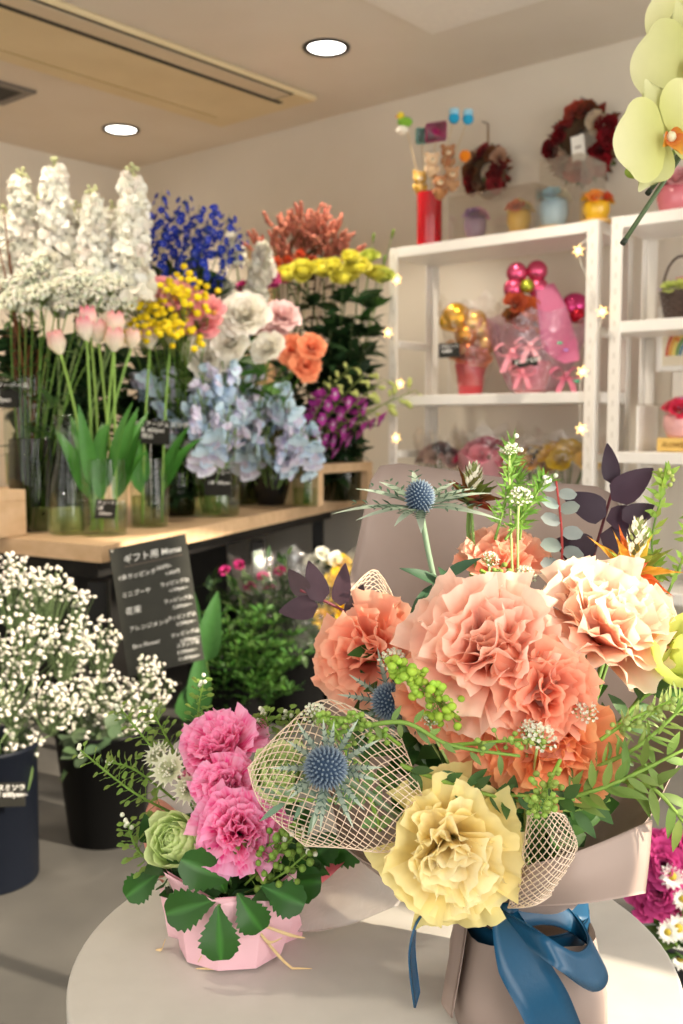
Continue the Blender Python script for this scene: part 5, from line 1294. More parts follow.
def frilly(n=34, L=.05, W=.033, ce='#ea7f5a', ct='#fbc5a6', spread=1.55, ruf=.13, streak=0, outer=None):
    mb = MB(); nu, nv = 31, 11
    ce, ct = lin(ce), lin(ct)
    for i in range(n):
        t = (i+.5)/n; th = i*2.39996+rng.uniform(-.5, .5); Lp = L*(.80+.20*t)*rng.uniform(.88, 1.12); Wp = W*(.66+.44*t)*rng.uniform(.8, 1.2)
        p0 = .03+.95*t+rng.uniform(-.15, .15)*(.3+t); p1 = rng.uniform(-.55, .55)*(1-t)+spread*t+rng.uniform(-.25, .3)
        v = np.linspace(0, 1, nv)[:, None]; u = np.linspace(-1, 1, nu)[None, :]
        f1, f2 = rng.uniform(.9, 1.7), rng.uniform(2.4, 3.6); a1, a2, a3 = rng.uniform(0, 6.3, 3)
        V, ve, uu = petal(Lp, Wp, p0, p1, nu, nv, 'fan', .35*(1-t)+.08, 0, 1, 0, .001+.004*t, 0, .12, 0)
        V = V.reshape(nv, nu, 3); vv = v+0*u
        # broad folds plus a fine frill that grows towards the lip
        nr = gnorm_(V); fold = 1.15*ruf*Lp*vv**2.6*np.sin(f1*PI*u+a1)*(.5+.5*np.abs(u))+.045*Lp*vv**4.5*np.sin(f2*PI*u+a2)+.016*Lp*vv**6*np.sin(6.3*PI*u+a3)
        V = V+nr*fold[..., None]
        tang = V[-1]-V[-2]; V[-1] += tang*(.10*np.sin(6*PI*u[0]+a2)+.07*rng.normal(size=nu))[:, None]
        k = rng.uniform(-.36, .36); c_, s_ = math.cos(k), math.sin(k); V = V @ np.array([[1, 0, 0], [0, c_, s_], [0, -s_, c_]])
        tt = np.clip(vv**1.2+(streak*(.5*np.sin(7*u+a3)+.35*rng.normal(size=(nv, nu))) if streak else 0), 0, 1)[..., None]; edge = (vv**8)[..., None]; vein = (.04*np.sin(17*u+a1*3)*vv)[..., None]
        c = (ce*(1-tt)+ct*tt)*(1+rng.uniform(-.07, .07))*(1+vein); c = c*(1-.35*edge)+np.minimum(ct*1.15, 1)*.35*edge
        if outer is not None: c = c*(1-t*.8)+lin(outer)*(t*.8)*(.92+.08*tt)
        mb.add(rz(V.reshape(-1, 3), th), gq(nv, nu), None, np.clip(c.reshape(-1, 3), 0, 1))
    return mb
def gnorm_(G):
    du = np.gradient(G, axis=1); dv = np.gradient(G, axis=0); n = np.cross(dv, du); return n/(np.linalg.norm(n, axis=2)[..., None]+1e-9)
# flowers
def pinkf(s): return frilly(38, .037*s, .024*s, '#ee2490', '#ffb8da', 1.6, .06, streak=.8)
for (px, py, d, s, dr, sp, lb) in ((220, 744, .86, 1.0, (-.15, -.55, .85), 0, 'topmost pink flower'), (226, 786, .815, .70, (.1, -.9, .3), 1, 'half hidden middle pink flower'), (240, 829, .80, .95, (.15, -.9, .45), 2, 'lowest pink flower')):
    part_flower(pk, 'pink_flower', pinkf(s), P(px, py, d)-nrm(dr)*.016, dr, tieP, spin=sp, label=lb, calc=(.02, .008, '#7f9a4c'))
def greenf(s):
    mb = MB()
    for i in range(48):
        t = (i+.5)/48; g = petal(.040*s*(.8+.2*t), .0135*s*(.6+.4*t), .05+1.0*t, -1.0+1.0*t+rng.uniform(-.1, .1), 5, 7, 'round', .5, .05, 2, rng.uniform(0, 6), .006*t, 0, .1); addpetal(mb, g, i*2.4, '#aecb6c', '#e2eeb6', nv=7, nu=5, pw=1.1)
    return mb
for (px, py, d, s, dr) in ((178, 842, .815, 1.1, (-.35, -.75, .5)), (278, 778, .80, 1.15, (.2, -.75, .6))):
    part_flower(pk, 'green_flower', greenf(s), P(px, py, d)-nrm(dr)*.022, dr, tieP, spin=px)
for (px, py, d, r, dr) in ((172, 772, .85, .018, (-.3, -.7, .6)), (190, 790, .84, .015, (-.1, -.8, .5)), (160, 758, .87, .014, (-.4, -.5, .7)), (178, 878, .825, .014, (-.3, -.9, .3)), (205, 802, .85, .012, (0, -.9, .4)), (176, 890, .83, .010, (-.3, -.9, .1)), (255, 860, .825, .012, (.2, -.9, .2))):
    mb = MB()
    for k in range(16):
        g = petal(r*1.15, r*.24, .9, 1.25, 3, 4, 'ovate', .3); addpetal(mb, g, k*2*PI/16, '#d3d9ae', '#f6f5e4', nv=4, nu=3)
    for k in range(26):
        dd = rdir()*.6+A(0, 0, 1); tube(mb, [A(0, 0, 0), nrm(dd)*r*.75], .0004, '#d3d6b4', 3, False); ball(mb, nrm(dd)*r*.75, .0011, '#efeedd', 5, 4)
    part_flower(pk, 'astrantia', mb, P(px, py, d), dr, tieP, sr=.0011)
# leaves
for (px, py, d, dx, L, W, lb) in ((230, 880, .80, (-.45, -.35, .35), .046, .017, 0), (215, 900, .785, (-.75, -.2, -.15), .040, .016, 0), (218, 906, .78, (.05, -.2, -.65), .040, .016, 0), (238, 894, .785, (.35, -.2, -.5), .036, .014, 0), (262, 886, .79, (.6, -.2, -.2), .036, .015, 0), (225, 892, .80, (-.3, -.2, .8), .036, .014, 0), (160, 872, .85, (-.6, -.3, -.35), .034, .013, 0), (300, 868, .84, (.5, -.2, .5), .04, .014, 0), (290, 850, .85, (.2, -.2, .8), .04, .014, 0), (318, 856, .855, (.55, -.1, .2), .04, .016, 0), (270, 880, .83, (.5, -.3, .1), .045, .018, 0)):
    mb = MB(); b = P(px, py, d); leaf(mb, b, dx, A(0, -1, .35), L*1.05, W*1.05, vary('#2a561d', .15), .28, rng.uniform(-.8, -.2), 25, 9, 'obov', wave=.012, serr=.30, rib=.9); tube(mb, bez(b, b*.6+tieP*.4, tieP, 5), .0011, '#56783a', 5); mb.build('leaf', M['glossleaf'], pk)
mb = MB()
for k in range(150):
    c = pb+A(rng.normal()*.03, rng.normal()*.02+.012, rng.uniform(.05, .10)); leaf(mb, c, rdir()+A(0, -.2, .6), A(0, -.6, .6), rng.uniform(.022, .042), rng.uniform(.007, .012), vary('#35592a', .25), .2, -.5, 5, 3, 'ovate')
mb.build('foliage', LEAF, pk)
# podded sprigs
for i, l in enumerate(([(170, 812, .87), (130, 790, .86), (80, 750, .86)], [(175, 800, .88), (135, 770, .88), (108, 762, .88)], [(180, 780, .89), (150, 745, .88), (120, 708, .88)], [(185, 770, .89), (165, 735, .89), (150, 706, .89)], [(205, 760, .91), (198, 720, .92), (203, 682, .92)], [(165, 870, .85), (138, 850, .84), (128, 824, .84)], [(255, 750, .88), (268, 728, .88), (262, 715, .88)], [(275, 770, .89), (290, 735, .89), (288, 712, .89)],
    [(245, 885, .81), (270, 860, .79), (300, 830, .79)], [(255, 890, .81), (285, 872, .79), (310, 850, .79)], [(250, 880, .81), (262, 850, .795), (285, 840, .79)], [(245, 820, .83), (250, 850, .80), (258, 838, .80)])):
    rd = i in (8, 9, 10); pods(pk, 'podded_sprig', pathP(l, n=18), 30 if not rd else 22, .0065 if rd else .0085, '#7c9c44' if rd else '#7b9648', .012, lw=1 if rd else .42, white=5)
for i, l in enumerate(([(214, 935, .80), (205, 950, .80), (198, 962, .80)], [(232, 945, .80), (225, 965, .80), (217, 985, .80)], [(258, 930, .795), (278, 955, .80), (312, 990, .80)], [(262, 925, .795), (290, 935, .80), (305, 938, .81)], [(165, 940, .83), (160, 955, .83), (156, 963, .83)], [(255, 925, .795), (268, 942, .795), (282, 938, .795)], [(226, 950, .80), (218, 975, .80), (196, 985, .80)])):
    p = pathP(l, n=10); p[:, 2] = np.maximum(p[:, 2], ZT+.002)
    mb = MB(); strip(mb, p, nrm(A(.3, .4, .8)), [.002, .0028, .0008], '#dfc28e', .0003); mb.build('raffia_strand', M['paper'], pk)
# ------------------------------------------------------------------ large bouquet in mauve paper
bb = A(*P(524, 1000, .757)[:2], ZT+.0008)
bq = thing('wrapped_bouquet', 'large bouquet of ruffled peach flowers in mauve paper with a blue satin ribbon', 'bouquet', bb)
tie = A(bb[0], bb[1]+.005, P(520, 915, .765)[2])
PAP = lin('#9c8a80')
# paper foot
zt = tie[2]-bb[2]
mb = MB(); lathe(mb, [(.053, 0), (.057, .002), (.056, zt*.45), (.050, zt*.9), (.048, zt+.004)], bb, PAP, 40, True, False, sq=.55, rot=.62)
mb.build('paper_foot', M['paper'], bq)
G = patch([PP([(468, 918, .718), (462, 960, .712), (452, 1018, .71)]), PP([(455, 925, .735), (448, 965, .73), (442, 1000, .73)]), PP([(462, 922, .76), (460, 960, .76), (462, 990, .76)])], 10, 10)
mb = MB(); sheet(mb, G, PAP*.98); mb.build('paper_pleat', M['paper'], bq)
# flared paper: tie ring lofted to an uneven rim
rim = PP([(335, 842, .775), (385, 872, .715), (445, 900, .695), (520, 903, .690), (585, 880, .70), (640, 828, .74), (700, 735, .80), (690, 640, .90), (612, 488, 1.0), (520, 480, 1.03), (376, 460, .99), (345, 590, .92), (322, 740, .85)])
rim = np.array(rim); RM = np.array([rim[int(k//6)]*(1-(k%6)/6)+rim[(int(k//6)+1) % 13]*((k%6)/6) for k in range(78)]); RM = (RM*2+np.roll(RM, 1, 0)+np.roll(RM, -1, 0))/4; nR = len(RM); ang = np.arctan2(RM[:, 1]-tie[1], RM[:, 0]-tie[0])
rows = []
for v in np.linspace(0, 1, 14):
    ring = tie+np.stack([.036*np.cos(ang), .036*np.sin(ang), 0*ang+.012], 1)
    q = ring*(1-v)+RM*v; out = np.stack([np.cos(ang), np.sin(ang), 0*ang], 1); q = q+out*((.012-.012*np.cos(ang+.9))*math.sin(PI*v))[:, None]
    q += out*(.0025*v*np.sin(ang*9+v*3))[:, None]
    rows.append(q)
mb = MB(); sheet(mb, np.array(rows), PAP, .0005, True); mb.build('paper_wrap', M['paper'], bq)
G = patch([PP([(500, 872, .70), (505, 890, .685), (512, 906, .69)]), PP([(575, 852, .665), (580, 880, .66), (585, 903, .67)]), PP([(652, 820, .715), (649, 858, .71), (645, 893, .715)])], 12, 18)
mb = MB(); sheet(mb, G, PAP*1.06, .0005); mb.build('paper_flap', M['paper'], bq)
# flowers
def peach(s, n=34, ce='#ea7f5a', ct='#fbc5a6', **k): return frilly(n, .050*s, .032*s, ce, ct, **k)
FL = [(358, 648, .80, .90, (-.55, -.75, .45), '#f08f72', '#fcc2a6', 'ruffled orange flower at the far left'),
      (492, 640, .715, 1.22, (-.1, -.8, .6), '#fba58a', '#ffd9c6', 'largest ruffled peach flower in the middle'),
      (618, 612, .745, 1.15, (.25, -.6, .75), '#fbae90', '#ffe6d2', 'big pale peach flower at the right'),
      (504, 553, .86, .78, (0, -.55, .85), '#f59876', '#fdcab0', 'small peach flower at the top'),
      (548, 692, .69, .80, (.05, -.95, .25), '#f49274', '#fcc0a4', 'coral flower below the two big ones'),
      (500, 724, .71, .85, (-.2, -.95, .1), '#ee8a62', '#fab892', 'coral flower under the largest one'),
      (560, 748, .695, .95, (.1, -.97, .15), '#ec8850', '#f9b684', 'deep orange flower lowest of the peach ones'),
      (436, 692, .735, .72, (-.4, -.85, .2), '#f08c66', '#fbbe9a', 'coral flower left under the largest one')]
for px, py, d, s, dr, ce, ct, lb in FL:
    part_flower(bq, 'ruffled_flower', peach(s, 32 if s > .9 else 25, ce, ct), P(px, py, d)-nrm(dr)*.030*s, dr, tie, spin=px*.1, label=lb, sr=.003, calc=(.03, .010, '#7c9a4a'))
part_flower(bq, 'ruffled_flower', peach(1.0, 32, '#fdeab8', '#fff6d8', outer='#fbea8e'), P(450, 852, .675)-nrm(A(-.05, -.96, .12))*.03, (-.05, -.96, .12), tie+A(-.02, -.02, .01), spin=1, label='pale yellow ruffled flower at the bottom', sr=.003, calc=(.03, .010, '#8fae54'))
part_flower(bq, 'lily_bud', rose_flower(9, .055, .026, '#98a83c', '#c8d274', .8), P(678, 652, .74)-A(.01, -.01, .02), (.3, -.6, .6), tie, label='lime yellow flower at the right edge')
# thistles
def thistle(r, el=1.25):
    mb = MB(); ball(mb, (0, 0, r*.2), r*.82, '#3c5069', 14, 10, (1, 1, el)); n = int(210)
    for k in range(n):
        z = 1-2*(k+.5)/n*.93; q = math.sqrt(max(0, 1-z*z)); a = k*2.39996; d = A(q*math.cos(a), q*math.sin(a), z); b = A(0, 0, r*.2)+d*r*.78*A(1, 1, el); dn = nrm(d*A(1, 1, 1/el)+A(0, 0, .15))
        X = nrm(np.cross(dn, A(.2, .3, 1))); Y = np.cross(dn, X); w = r*.085
        V = [b+X*w, b+Y*w, b-X*w, b-Y*w, b+dn*r*.26]; mb.add(V, None, [(0, 1, 4), (1, 2, 4), (2, 3, 4), (3, 0, 4)], [lin('#455f80')]*4+[lin('#b4c4cc')])
    return mb
def bracts(t, c, d, r, n, L, col, par, W=.0035, flat=1.25):
    mb = MB(); Mx = rotz_to(d)
    for k in range(n):
        a = k*2*PI/n+rng.uniform(-.15, .15); dd = Mx @ A(math.cos(a)*math.sin(flat), math.sin(a)*math.sin(flat), math.cos(flat)+rng.uniform(-.2, .2)); b = c+dd*r*.35; up = Mx @ A(0, 0, 1); LL = L*rng.uniform(.75, 1.15); cc = vary(col, .12)
        leaf(mb, b, dd, up, LL, W, cc, .3, -.35, 8, 3, 'lance', tipcol='#b8c7b4')
        s = nrm(np.cross(dd, up))
        for f in (.3, .45, .6, .75):
            for sg in (-1, 1): leaf(mb, b+dd*LL*f*.95, dd*.8+s*sg+up*.1, up, LL*.22*(1.2-f), W*.35, cc, .2, -.1, 3, 3)
    o = mb.build('bracts', LEAF, par); return o
for px, py, d, r, dr, L, n in ((327, 768, .650, .0150, (-.25, -.9, .35), .034, 15), (390, 702, .76, .0150, (-.1, -.9, .4), .036, 11), (420, 500, .80, .0125, (-.1, -.35, 1), .060, 12)):
    f = part_flower(bq, 'thistle', thistle(r), P(px, py, d), dr, tie if py > 600 else tie+A(-.01, .03, .03), stemcol='#7c9377', sr=.0026, label={327: 'blue thistle nearest the pink bouquet', 390: 'dark blue thistle under the left orange flower', 420: 'blue thistle with long spiny leaves at the top left'}[px])
    bracts(bq, P(px, py, d)-nrm(dr)*r*.55, dr, r, n, L, '#435a48' if py < 600 else '#4e6258', f, .0035 if py < 600 else .0018)
# leafy whorl lower on the top thistle's stem
mb = MB(); c = P(438, 590, .80)
for k in range(9): leaf(mb, c+A(rng.normal()*.01, 0, rng.normal()*.012), A(math.cos(k*2.4)*.9, -.5, math.sin(k*2.4)*.6), A(0, -.8, .6), rng.uniform(.03, .05), .005, vary('#3d5c44', .15), .3, -.3, 7, 3)
mb.build('thistle_leaves', LEAF, bq)
# purple leaved sprigs
def leafsprig(name, l, lv, col, stem='#6b3038', prof='ovate', tipcol=None, r=.0012, mat='leaf', label=None):
    p = pathP(l, n=20); mb = MB(); tube(mb, p, [r*1.4, r], stem, 6); s = mb.build(name, STEM, bq)
    if label: s['label'] = label
    for px, py, d, dx, L, W in lv:
        mb = MB(); b = P(px, py, d); leaf(mb, b, dx, A(-.1, -1, .35), L, W, vary(col, .15), .12, -.4, 8, 5, prof, tipcol); mb.build('leaf', M[mat], s)
leafsprig('purple_leaf_sprig', [(400, 660, .84), (350, 615, .83), (300, 590, .82)], [(318, 606, .82, (-.9, 0, -.1), .034, .0105), (322, 602, .82, (-.3, 0, .9), .036, .0095), (340, 606, .825, (.1, 0, 1), .036, .008), (306, 595, .82, (-.5, 0, .75), .026, .008), (350, 620, .83, (.3, 0, .9), .032, .008)], '#47353c', label='purple leaved sprig at the far left')
leafsprig('purple_leaf_sprig', [(575, 620, .86), (598, 540, .87), (616, 478, .87)], [(612, 500, .86, (.7, -.1, .6), .045, .013), (612, 484, .87, (-.1, 0, 1), .036, .008), (606, 516, .86, (-.9, -.1, .5), .042, .013), (606, 520, .86, (.9, -.1, .15), .042, .011), (600, 535, .86, (.9, -.2, -.3), .05, .013), (596, 550, .86, (-.8, -.2, .2), .040, .012), (622, 520, .85, (.8, 0, .4), .032, .009), (592, 570, .86, (-.6, -.2, .5), .04, .011)], '#3a2a35', label='dark purple leaved sprig at the top right')
mb = MB(); p = pathP([(560, 620, .85), (562, 540, .85), (556, 480, .85)], n=24); tube(mb, p, [.0013, .0009], '#b0413f', 6); eu = mb.build('eucalyptus', STEM, bq)
for k in range(12):
    q = p[3+int(k*1.75)]; mb = MB(); sg = (-1)**k; leaf(mb, q, A(sg, -.15+rng.uniform(-.2, .2), .12+rng.uniform(-.15, .25)), A(0, -.65, .75), .021-.0005*k, .010-.0003*k, vary('#a3b0ab', .1), .05, -.2, 6, 5, 'round'); mb.build('leaf', LEAF, eu)
# leucadendron: pointed bracts, yellow green to orange, and a white striped bud
for (px, py, d, cs, L) in ((628, 566, .80, ('#8f9a3c', '#f0ac3c', '#e06c2c', '#f0ca50'), .044), (470, 492, .88, ('#6d7d3a', '#8a5a32', '#9a4a30', '#7f8a44'), .034)):
    mb = MB(); c = P(px, py, d)
    for k in range(20):
        a = k*2.4; cc = cs[k % 4]; g = petal(L*rng.uniform(.8, 1.1), .0065, .35+.04*k, .75+.05*k, 5, 6, 'lance', .4); addpetal(mb, g, a, lin(cc)*.8, cc, nv=6, nu=5)
    part_flower(bq, 'leucadendron', mb, c-A(0, 0, .012), (0.1, -.45, .9), tie, label='orange and lime leucadendron at the top right' if px > 600 else 'brown green leucadendron at the top')
for (px, py, d, h, lb) in ((635, 540, .80, .030, 'white and green striped bud'), (472, 478, .875, .020, 'small speckled bud')):
    mb = MB()
    for k in range(60):
        t = k/60; a = k*2.4; r = .0065*math.sin(PI*(.12+.8*t)); q = A(r*math.cos(a), r*math.sin(a), h*t); leaf(mb, q, A(math.cos(a)*.3, math.sin(a)*.3, 1), A(math.cos(a), math.sin(a), 0), .007, .0018, ['#f3f1e4', '#8f9a62', '#e9e6d2', '#6c6a3f'][k % 4], .1, .2, 4, 3)
    part_flower(bq, 'bud', mb, P(px, py, d)-A(0, 0, h*.5), (.05, -.2, 1), tie, label=lb, sr=.0015)
# feathery green plumes at the top
for i, l in enumerate(([(495, 540, .84), (508, 490, .85), (512, 446, .86)], [(520, 540, .85), (522, 500, .86), (508, 455, .87)], [(505, 540, .83), (530, 505, .84), (545, 480, .85)], [(660, 600, .83), (652, 540, .84), (668, 475, .85)], [(665, 600, .82), (690, 540, .83), (700, 490, .84)])):
    p = pathP(l, n=26); mb = MB(); tube(mb, p, [.0013, .0007], '#7da04a', 5)
    for k in range(130 if i < 3 else 70):
        q = p[rng.integers(5, len(p))]; leaf(mb, q, rdir()+A(0, 0, .7), A(0, -1, .2), rng.uniform(.008, .017), .0009 if i < 3 else .0022, vary('#6f9a3d' if i < 3 else '#9ab84e', .2), .1, -.3, 3, 3)
    for k in range(9): ball(mb, p[-1]+rng.normal(size=3)*.004, .0022, '#eceedd' if i < 3 else '#c9d67a', 5, 4)
    mb.build('feathery_sprig', LEAF, bq)
# tiny white flower heads
for px, py, d, r in ((392, 660, .74, .010), (314, 714, .70, .009), (540, 738, .67, .011), (520, 497, .82, .010), (530, 730, .68, .008), (585, 712, .69, .009), (525, 575, .80, .009), (490, 560, .81, .008), (430, 720, .70, .006), (510, 450, .85, .006)):
    umbel(bq, 'tiny_white_flowers', P(px, py, d), r, (.0, -.7, .7), tie=tie+A(0, 0, .02))
# lime bead panicles
def beads(l, n, wid, col, r=.0042):
    p = pathP(l, n=24); mb = MB(); tube(mb, p, [.0016, .0009], '#8fb54a', 5)
    for k in range(n):
        q = p[int((.3+.7*k/n)*(len(p)-1))]; e = q+rdir()*wid*rng.uniform(.4, 1)*(1.15-.6*k/n)+A(0, -wid*.3, 0); tube(mb, [q, e], .0004, '#9cbf58', 3, False); ball(mb, e, r*rng.uniform(.75, 1.1), vary(col, .15), 8, 6, (1, 1, .9))
    mb.build('lime_bead_sprig', LEAF, bq)
beads([(460, 720, .71), (435, 700, .70), (392, 660, .70)], 70, .016, '#a5c648', .0034)
beads([(400, 745, .70), (365, 722, .69), (318, 716, .69)], 44, .012, '#8fae50', .0024)
beads([(560, 760, .68), (545, 790, .66), (535, 805, .66)], 40, .014, '#92ae50', .0026)
beads([(450, 745, .69), (490, 742, .68), (540, 738, .67)], 26, .012, '#98b358', .0022)
beads([(480, 570, .80), (500, 580, .80), (520, 590, .79)], 40, .018, '#90ab54', .0024)
beads([(360, 790, .69), (345, 750, .68), (330, 720, .685)], 16, .010, '#8ba650', .0022)
beads([(600, 740, .69), (630, 720, .69), (672, 700, .69)], 18, .01, '#a2b866', .0024)
# arching leafy stems along the lower edge and the right side
def leafy(l, n, L, W, col, name='leafy_stem', prof='lance', sp=.9, r=.0015, start=.1):
    p = pathP(l, n=24); mb = MB(); tube(mb, p, [r*1.3, r*.7], vary('#88ab4e', .1), 6)
    for k in range(n):
        f = start+(1-start)*k/n; i = int(f*(len(p)-2)); q = p[i]; ax = nrm(p[i+1]-p[i]); s = nrm(np.cross(ax, A(0, -1, .3)))*(-1)**k
        leaf(mb, q+rng.normal(size=3)*.0012, ax*.8+s*sp+A(0, -.3, 0)+rng.normal(size=3)*.32, A(0, -.8, .5), L*rng.uniform(.75, 1.15), W, vary(col, .18), .2, rng.uniform(-.7, -.1), 6, 3, prof)
    return mb.build(name, LEAF, bq)
leafy([(330, 735, .69), (400, 722, .68), (450, 745, .675), (520, 756, .67)], 13, 0.0145, 0.0022, '#6f8c4a')
leafy([(400, 765, .70), (470, 790, .69), (540, 805, .69)], 16, 0.0185, 0.0033, '#42602f')
leafy([(560, 800, .69), (610, 785, .68), (683, 750, .69)], 20, 0.0239, 0.0031, '#6f8a40')
leafy([(590, 770, .70), (640, 745, .69), (690, 700, .69)], 35, 0.0159, 0.0013, '#819a4c', 'needle_sprig')
leafy([(600, 740, .71), (640, 720, .70), (690, 690, .70)], 41, 0.0133, 0.0011, '#a3b56c', 'needle_sprig')
leafy([(620, 780, .71), (655, 790, .69), (690, 830, .69)], 9, 0.0298, 0.0036, '#748c42')
leafy([(585, 770, .72), (640, 700, .73), (690, 680, .74)], 14, 0.0265, 0.0045, '#486838')
leafy([(480, 800, .71), (510, 795, .69), (575, 800, .68)], 14, 0.0199, 0.0045, '#466534')
leafy([(540, 800, .69), (570, 810, .69), (610, 800, .70)], 11, 0.0225, 0.0045, '#40602e')
leafy([(380, 830, .70), (365, 790, .685), (340, 790, .68)], 9, 0.0199, 0.0045, '#74935a')
leafy([(640, 690, .74), (660, 660, .75), (690, 620, .77)], 11, 0.0199, 0.0039, '#7d9752')
leafy([(340, 800, .69), (310, 800, .68), (270, 800, .69)], 9, 0.0213, 0.0023, '#76907a')
# dark foliage that fills the spaces between the flowers
for j in range(14):
    a = j*2.4; c = P(470+110*math.cos(a)*rng.uniform(.2, 1), 700+70*math.sin(a)*rng.uniform(.2, 1), .80)
    mb = MB(); tube(mb, bez(tie, (tie+c)/2+A(0, 0, .02), c, 8), .0016, '#587a38', 5)
    for k in range(26):
        q = tie+(c-tie)*rng.uniform(.35, 1.05)+rng.normal(size=3)*.018; leaf(mb, q, rdir()+A(0, -.5, .4), A(0, -.8, .5), rng.uniform(.025, .045), rng.uniform(.006, .010), vary('#3b5e2b', .25), .2, -.5, 5, 3, 'ovate')
    mb.build('foliage', LEAF, bq)
# netting
def net(rows, n1, name='netting', r=.00042, step=1., col='#d9c3ab', nn=60):
    G = patch(rows, nn, nn); nv, nu = G.shape[:2]
    def S_(u, v):
        x = u*(nu-1); y = v*(nv-1); i = np.clip(x.astype(int), 0, nu-2); j = np.clip(y.astype(int), 0, nv-2); fx = (x-i)[:, None]; fy = (y-j)[:, None]
        return (G[j, i]*(1-fx)+G[j, i+1]*fx)*(1-fy)+(G[j+1, i]*(1-fx)+G[j+1, i+1]*fx)*fy
    mb = MB()
    for k in range(1, 2*n1):
        c = k/n1
        for s in (0, 1):
            u0, u1 = max(0, c-1), min(1, c); u = np.linspace(u0, u1, max(4, int(34*(u1-u0)))); v = c-u
            if s: v = 1-v
            tube(mb, S_(u, np.clip(v, 0, 1))+(.0003 if s else 0), r, vary(col, .06), 4, False)
    for e in ((np.linspace(0, 1, 40), np.zeros(40)), (np.linspace(0, 1, 40), np.ones(40)), (np.zeros(40), np.linspace(0, 1, 40)), (np.ones(40), np.linspace(0, 1, 40))): tube(mb, S_(*e), r*1.2, col, 4, False)
    return mb.build(name, M['fabric'], bq)
net([PP([(248, 768, .70), (262, 806, .69), (305, 846, .70)]), PP([(285, 728, .70), (308, 785, .665), (345, 848, .69)]), PP([(330, 700, .73), (360, 775, .67), (388, 852, .69)]), PP([(400, 735, .74), (420, 790, .69), (432, 838, .70)])], 15)
net([PP([(508, 908, .685), (520, 868, .68), (528, 815, .685)]), PP([(535, 905, .66), (552, 868, .645), (550, 812, .66)]), PP([(558, 888, .68), (577, 850, .67), (566, 818, .68)]), PP([(540, 885, .72), (560, 850, .71), (548, 830, .71)])], 13)
net([PP([(395, 600, .86), (420, 650, .84)]), PP([(375, 570, .88), (380, 600, .86)]), PP([(350, 590, .86), (350, 610, .85)])], 7)
# satin ribbon
BL = '#0c4463'
rb_ = MB(); strip(rb_, np.array([tie+A(.049*math.cos(a), .049*math.sin(a), .001) for a in np.linspace(0, 2*PI, 40)]), (0, 0, 1), .016, BL); band = rb_.build('ribbon_band', M['satin'], bq)
kn = P(505, 917, .695)
mb = MB(); strip(mb, pathP([(505, 917, .690), (545, 908, .715), (582, 930, .725), (598, 958, .70), (584, 972, .672), (548, 950, .655), (508, 922, .685)], n=40), nrm(A(-.45, .15, .88)), [.020, .028, .030, .029, .030, .028, .018], BL); mb.build('ribbon_loop', M['satin'], band)
mb = MB(); strip(mb, pathP([(505, 915, .70), (545, 905, .73), (588, 910, .745), (560, 916, .76), (515, 914, .71)], n=24), nrm(A(-.1, .1, 1)), [.012, .02, .02, .016, .01], BL); mb.build('ribbon_loop', M['satin'], band)
mb = MB(); strip(mb, pathP([(505, 918, .685), (520, 960, .668), (545, 1005, .664), (565, 1050, .68)], n=20), nrm(A(.86, .1, .45)), [.020, .034, .036, .034], BL); mb.build('ribbon_tail', M['satin'], band)
mb = MB(); strip(mb, pathP([(455, 914, .735), (425, 908, .70), (412, 945, .69), (417, 1000, .70)], n=20), nrm(A(.25, .95, 0.1)), [.016, .02, .02, .018], BL); mb.build('ribbon_tail', M['satin'], band)
mb = MB(); ball(mb, kn, .011, BL, 10, 8, (1, .8, 1.1)); mb.build('knot', M['satin'], band)
# ------------------------------------------------------------------ lime orchid reaching in from the right
ob = A(.60, 1.12, 0)
st = thing('plant_stand', 'slim dark plant stand just outside the right edge of the photo', 'plant stand', ob)
mb = MB(); lathe(mb, [(.13, .835), (.14, .838), (.14, .848), (.136, .85)], ob, (1, 1, 1), 40, True, True); mb.build('top', M['black'], st)
mb = MB(); lathe(mb, [(.018, .02), (.018, .836)], ob, (1, 1, 1), 20); mb.build('column', M['black'], st)
mb = MB(); lathe(mb, [(.13, 0), (.13, .01), (.03, .022)], ob, (1, 1, 1), 40, True, True); mb.build('base', M['black'], st)
oz = ob+A(0, 0, .8505)
oc = thing('moth_orchid', 'lime yellow moth orchid arching in at the top right corner of the photo', 'orchid', oz)
mb = MB(); lathe(mb, [(.055, 0), (.06, .004), (.08, .11), (.084, .115), (.08, .118), (.074, .10), (.01, .1)], oz, '#e9e6df', 32); mb.build('pot', M['gloss'], oc)
for k in range(6):
    a = k*PI/3+.4; mb = MB(); leaf(mb, oz+A(0, 0, .10), A(math.cos(a), math.sin(a), .55), A(0, 0, 1), .19, .032, vary('#3f6d35', .1), .2, -1.0, 9, 5, 'ovate'); mb.build('leaf', M['glossleaf'], oc)
stem = spline([oz+A(0, 0, .10), oz+A(.02, -.02, .40), P(760, -40, 1.06), P(722, 20, 1.04), P(700, 100, 1.02), P(668, 160, 1.0), P(640, 172, .99)], 60)
mb = MB(); tube(mb, stem, [.0042, .0022], '#7d9a4a', 8); mb.build('stem', STEM, oc)
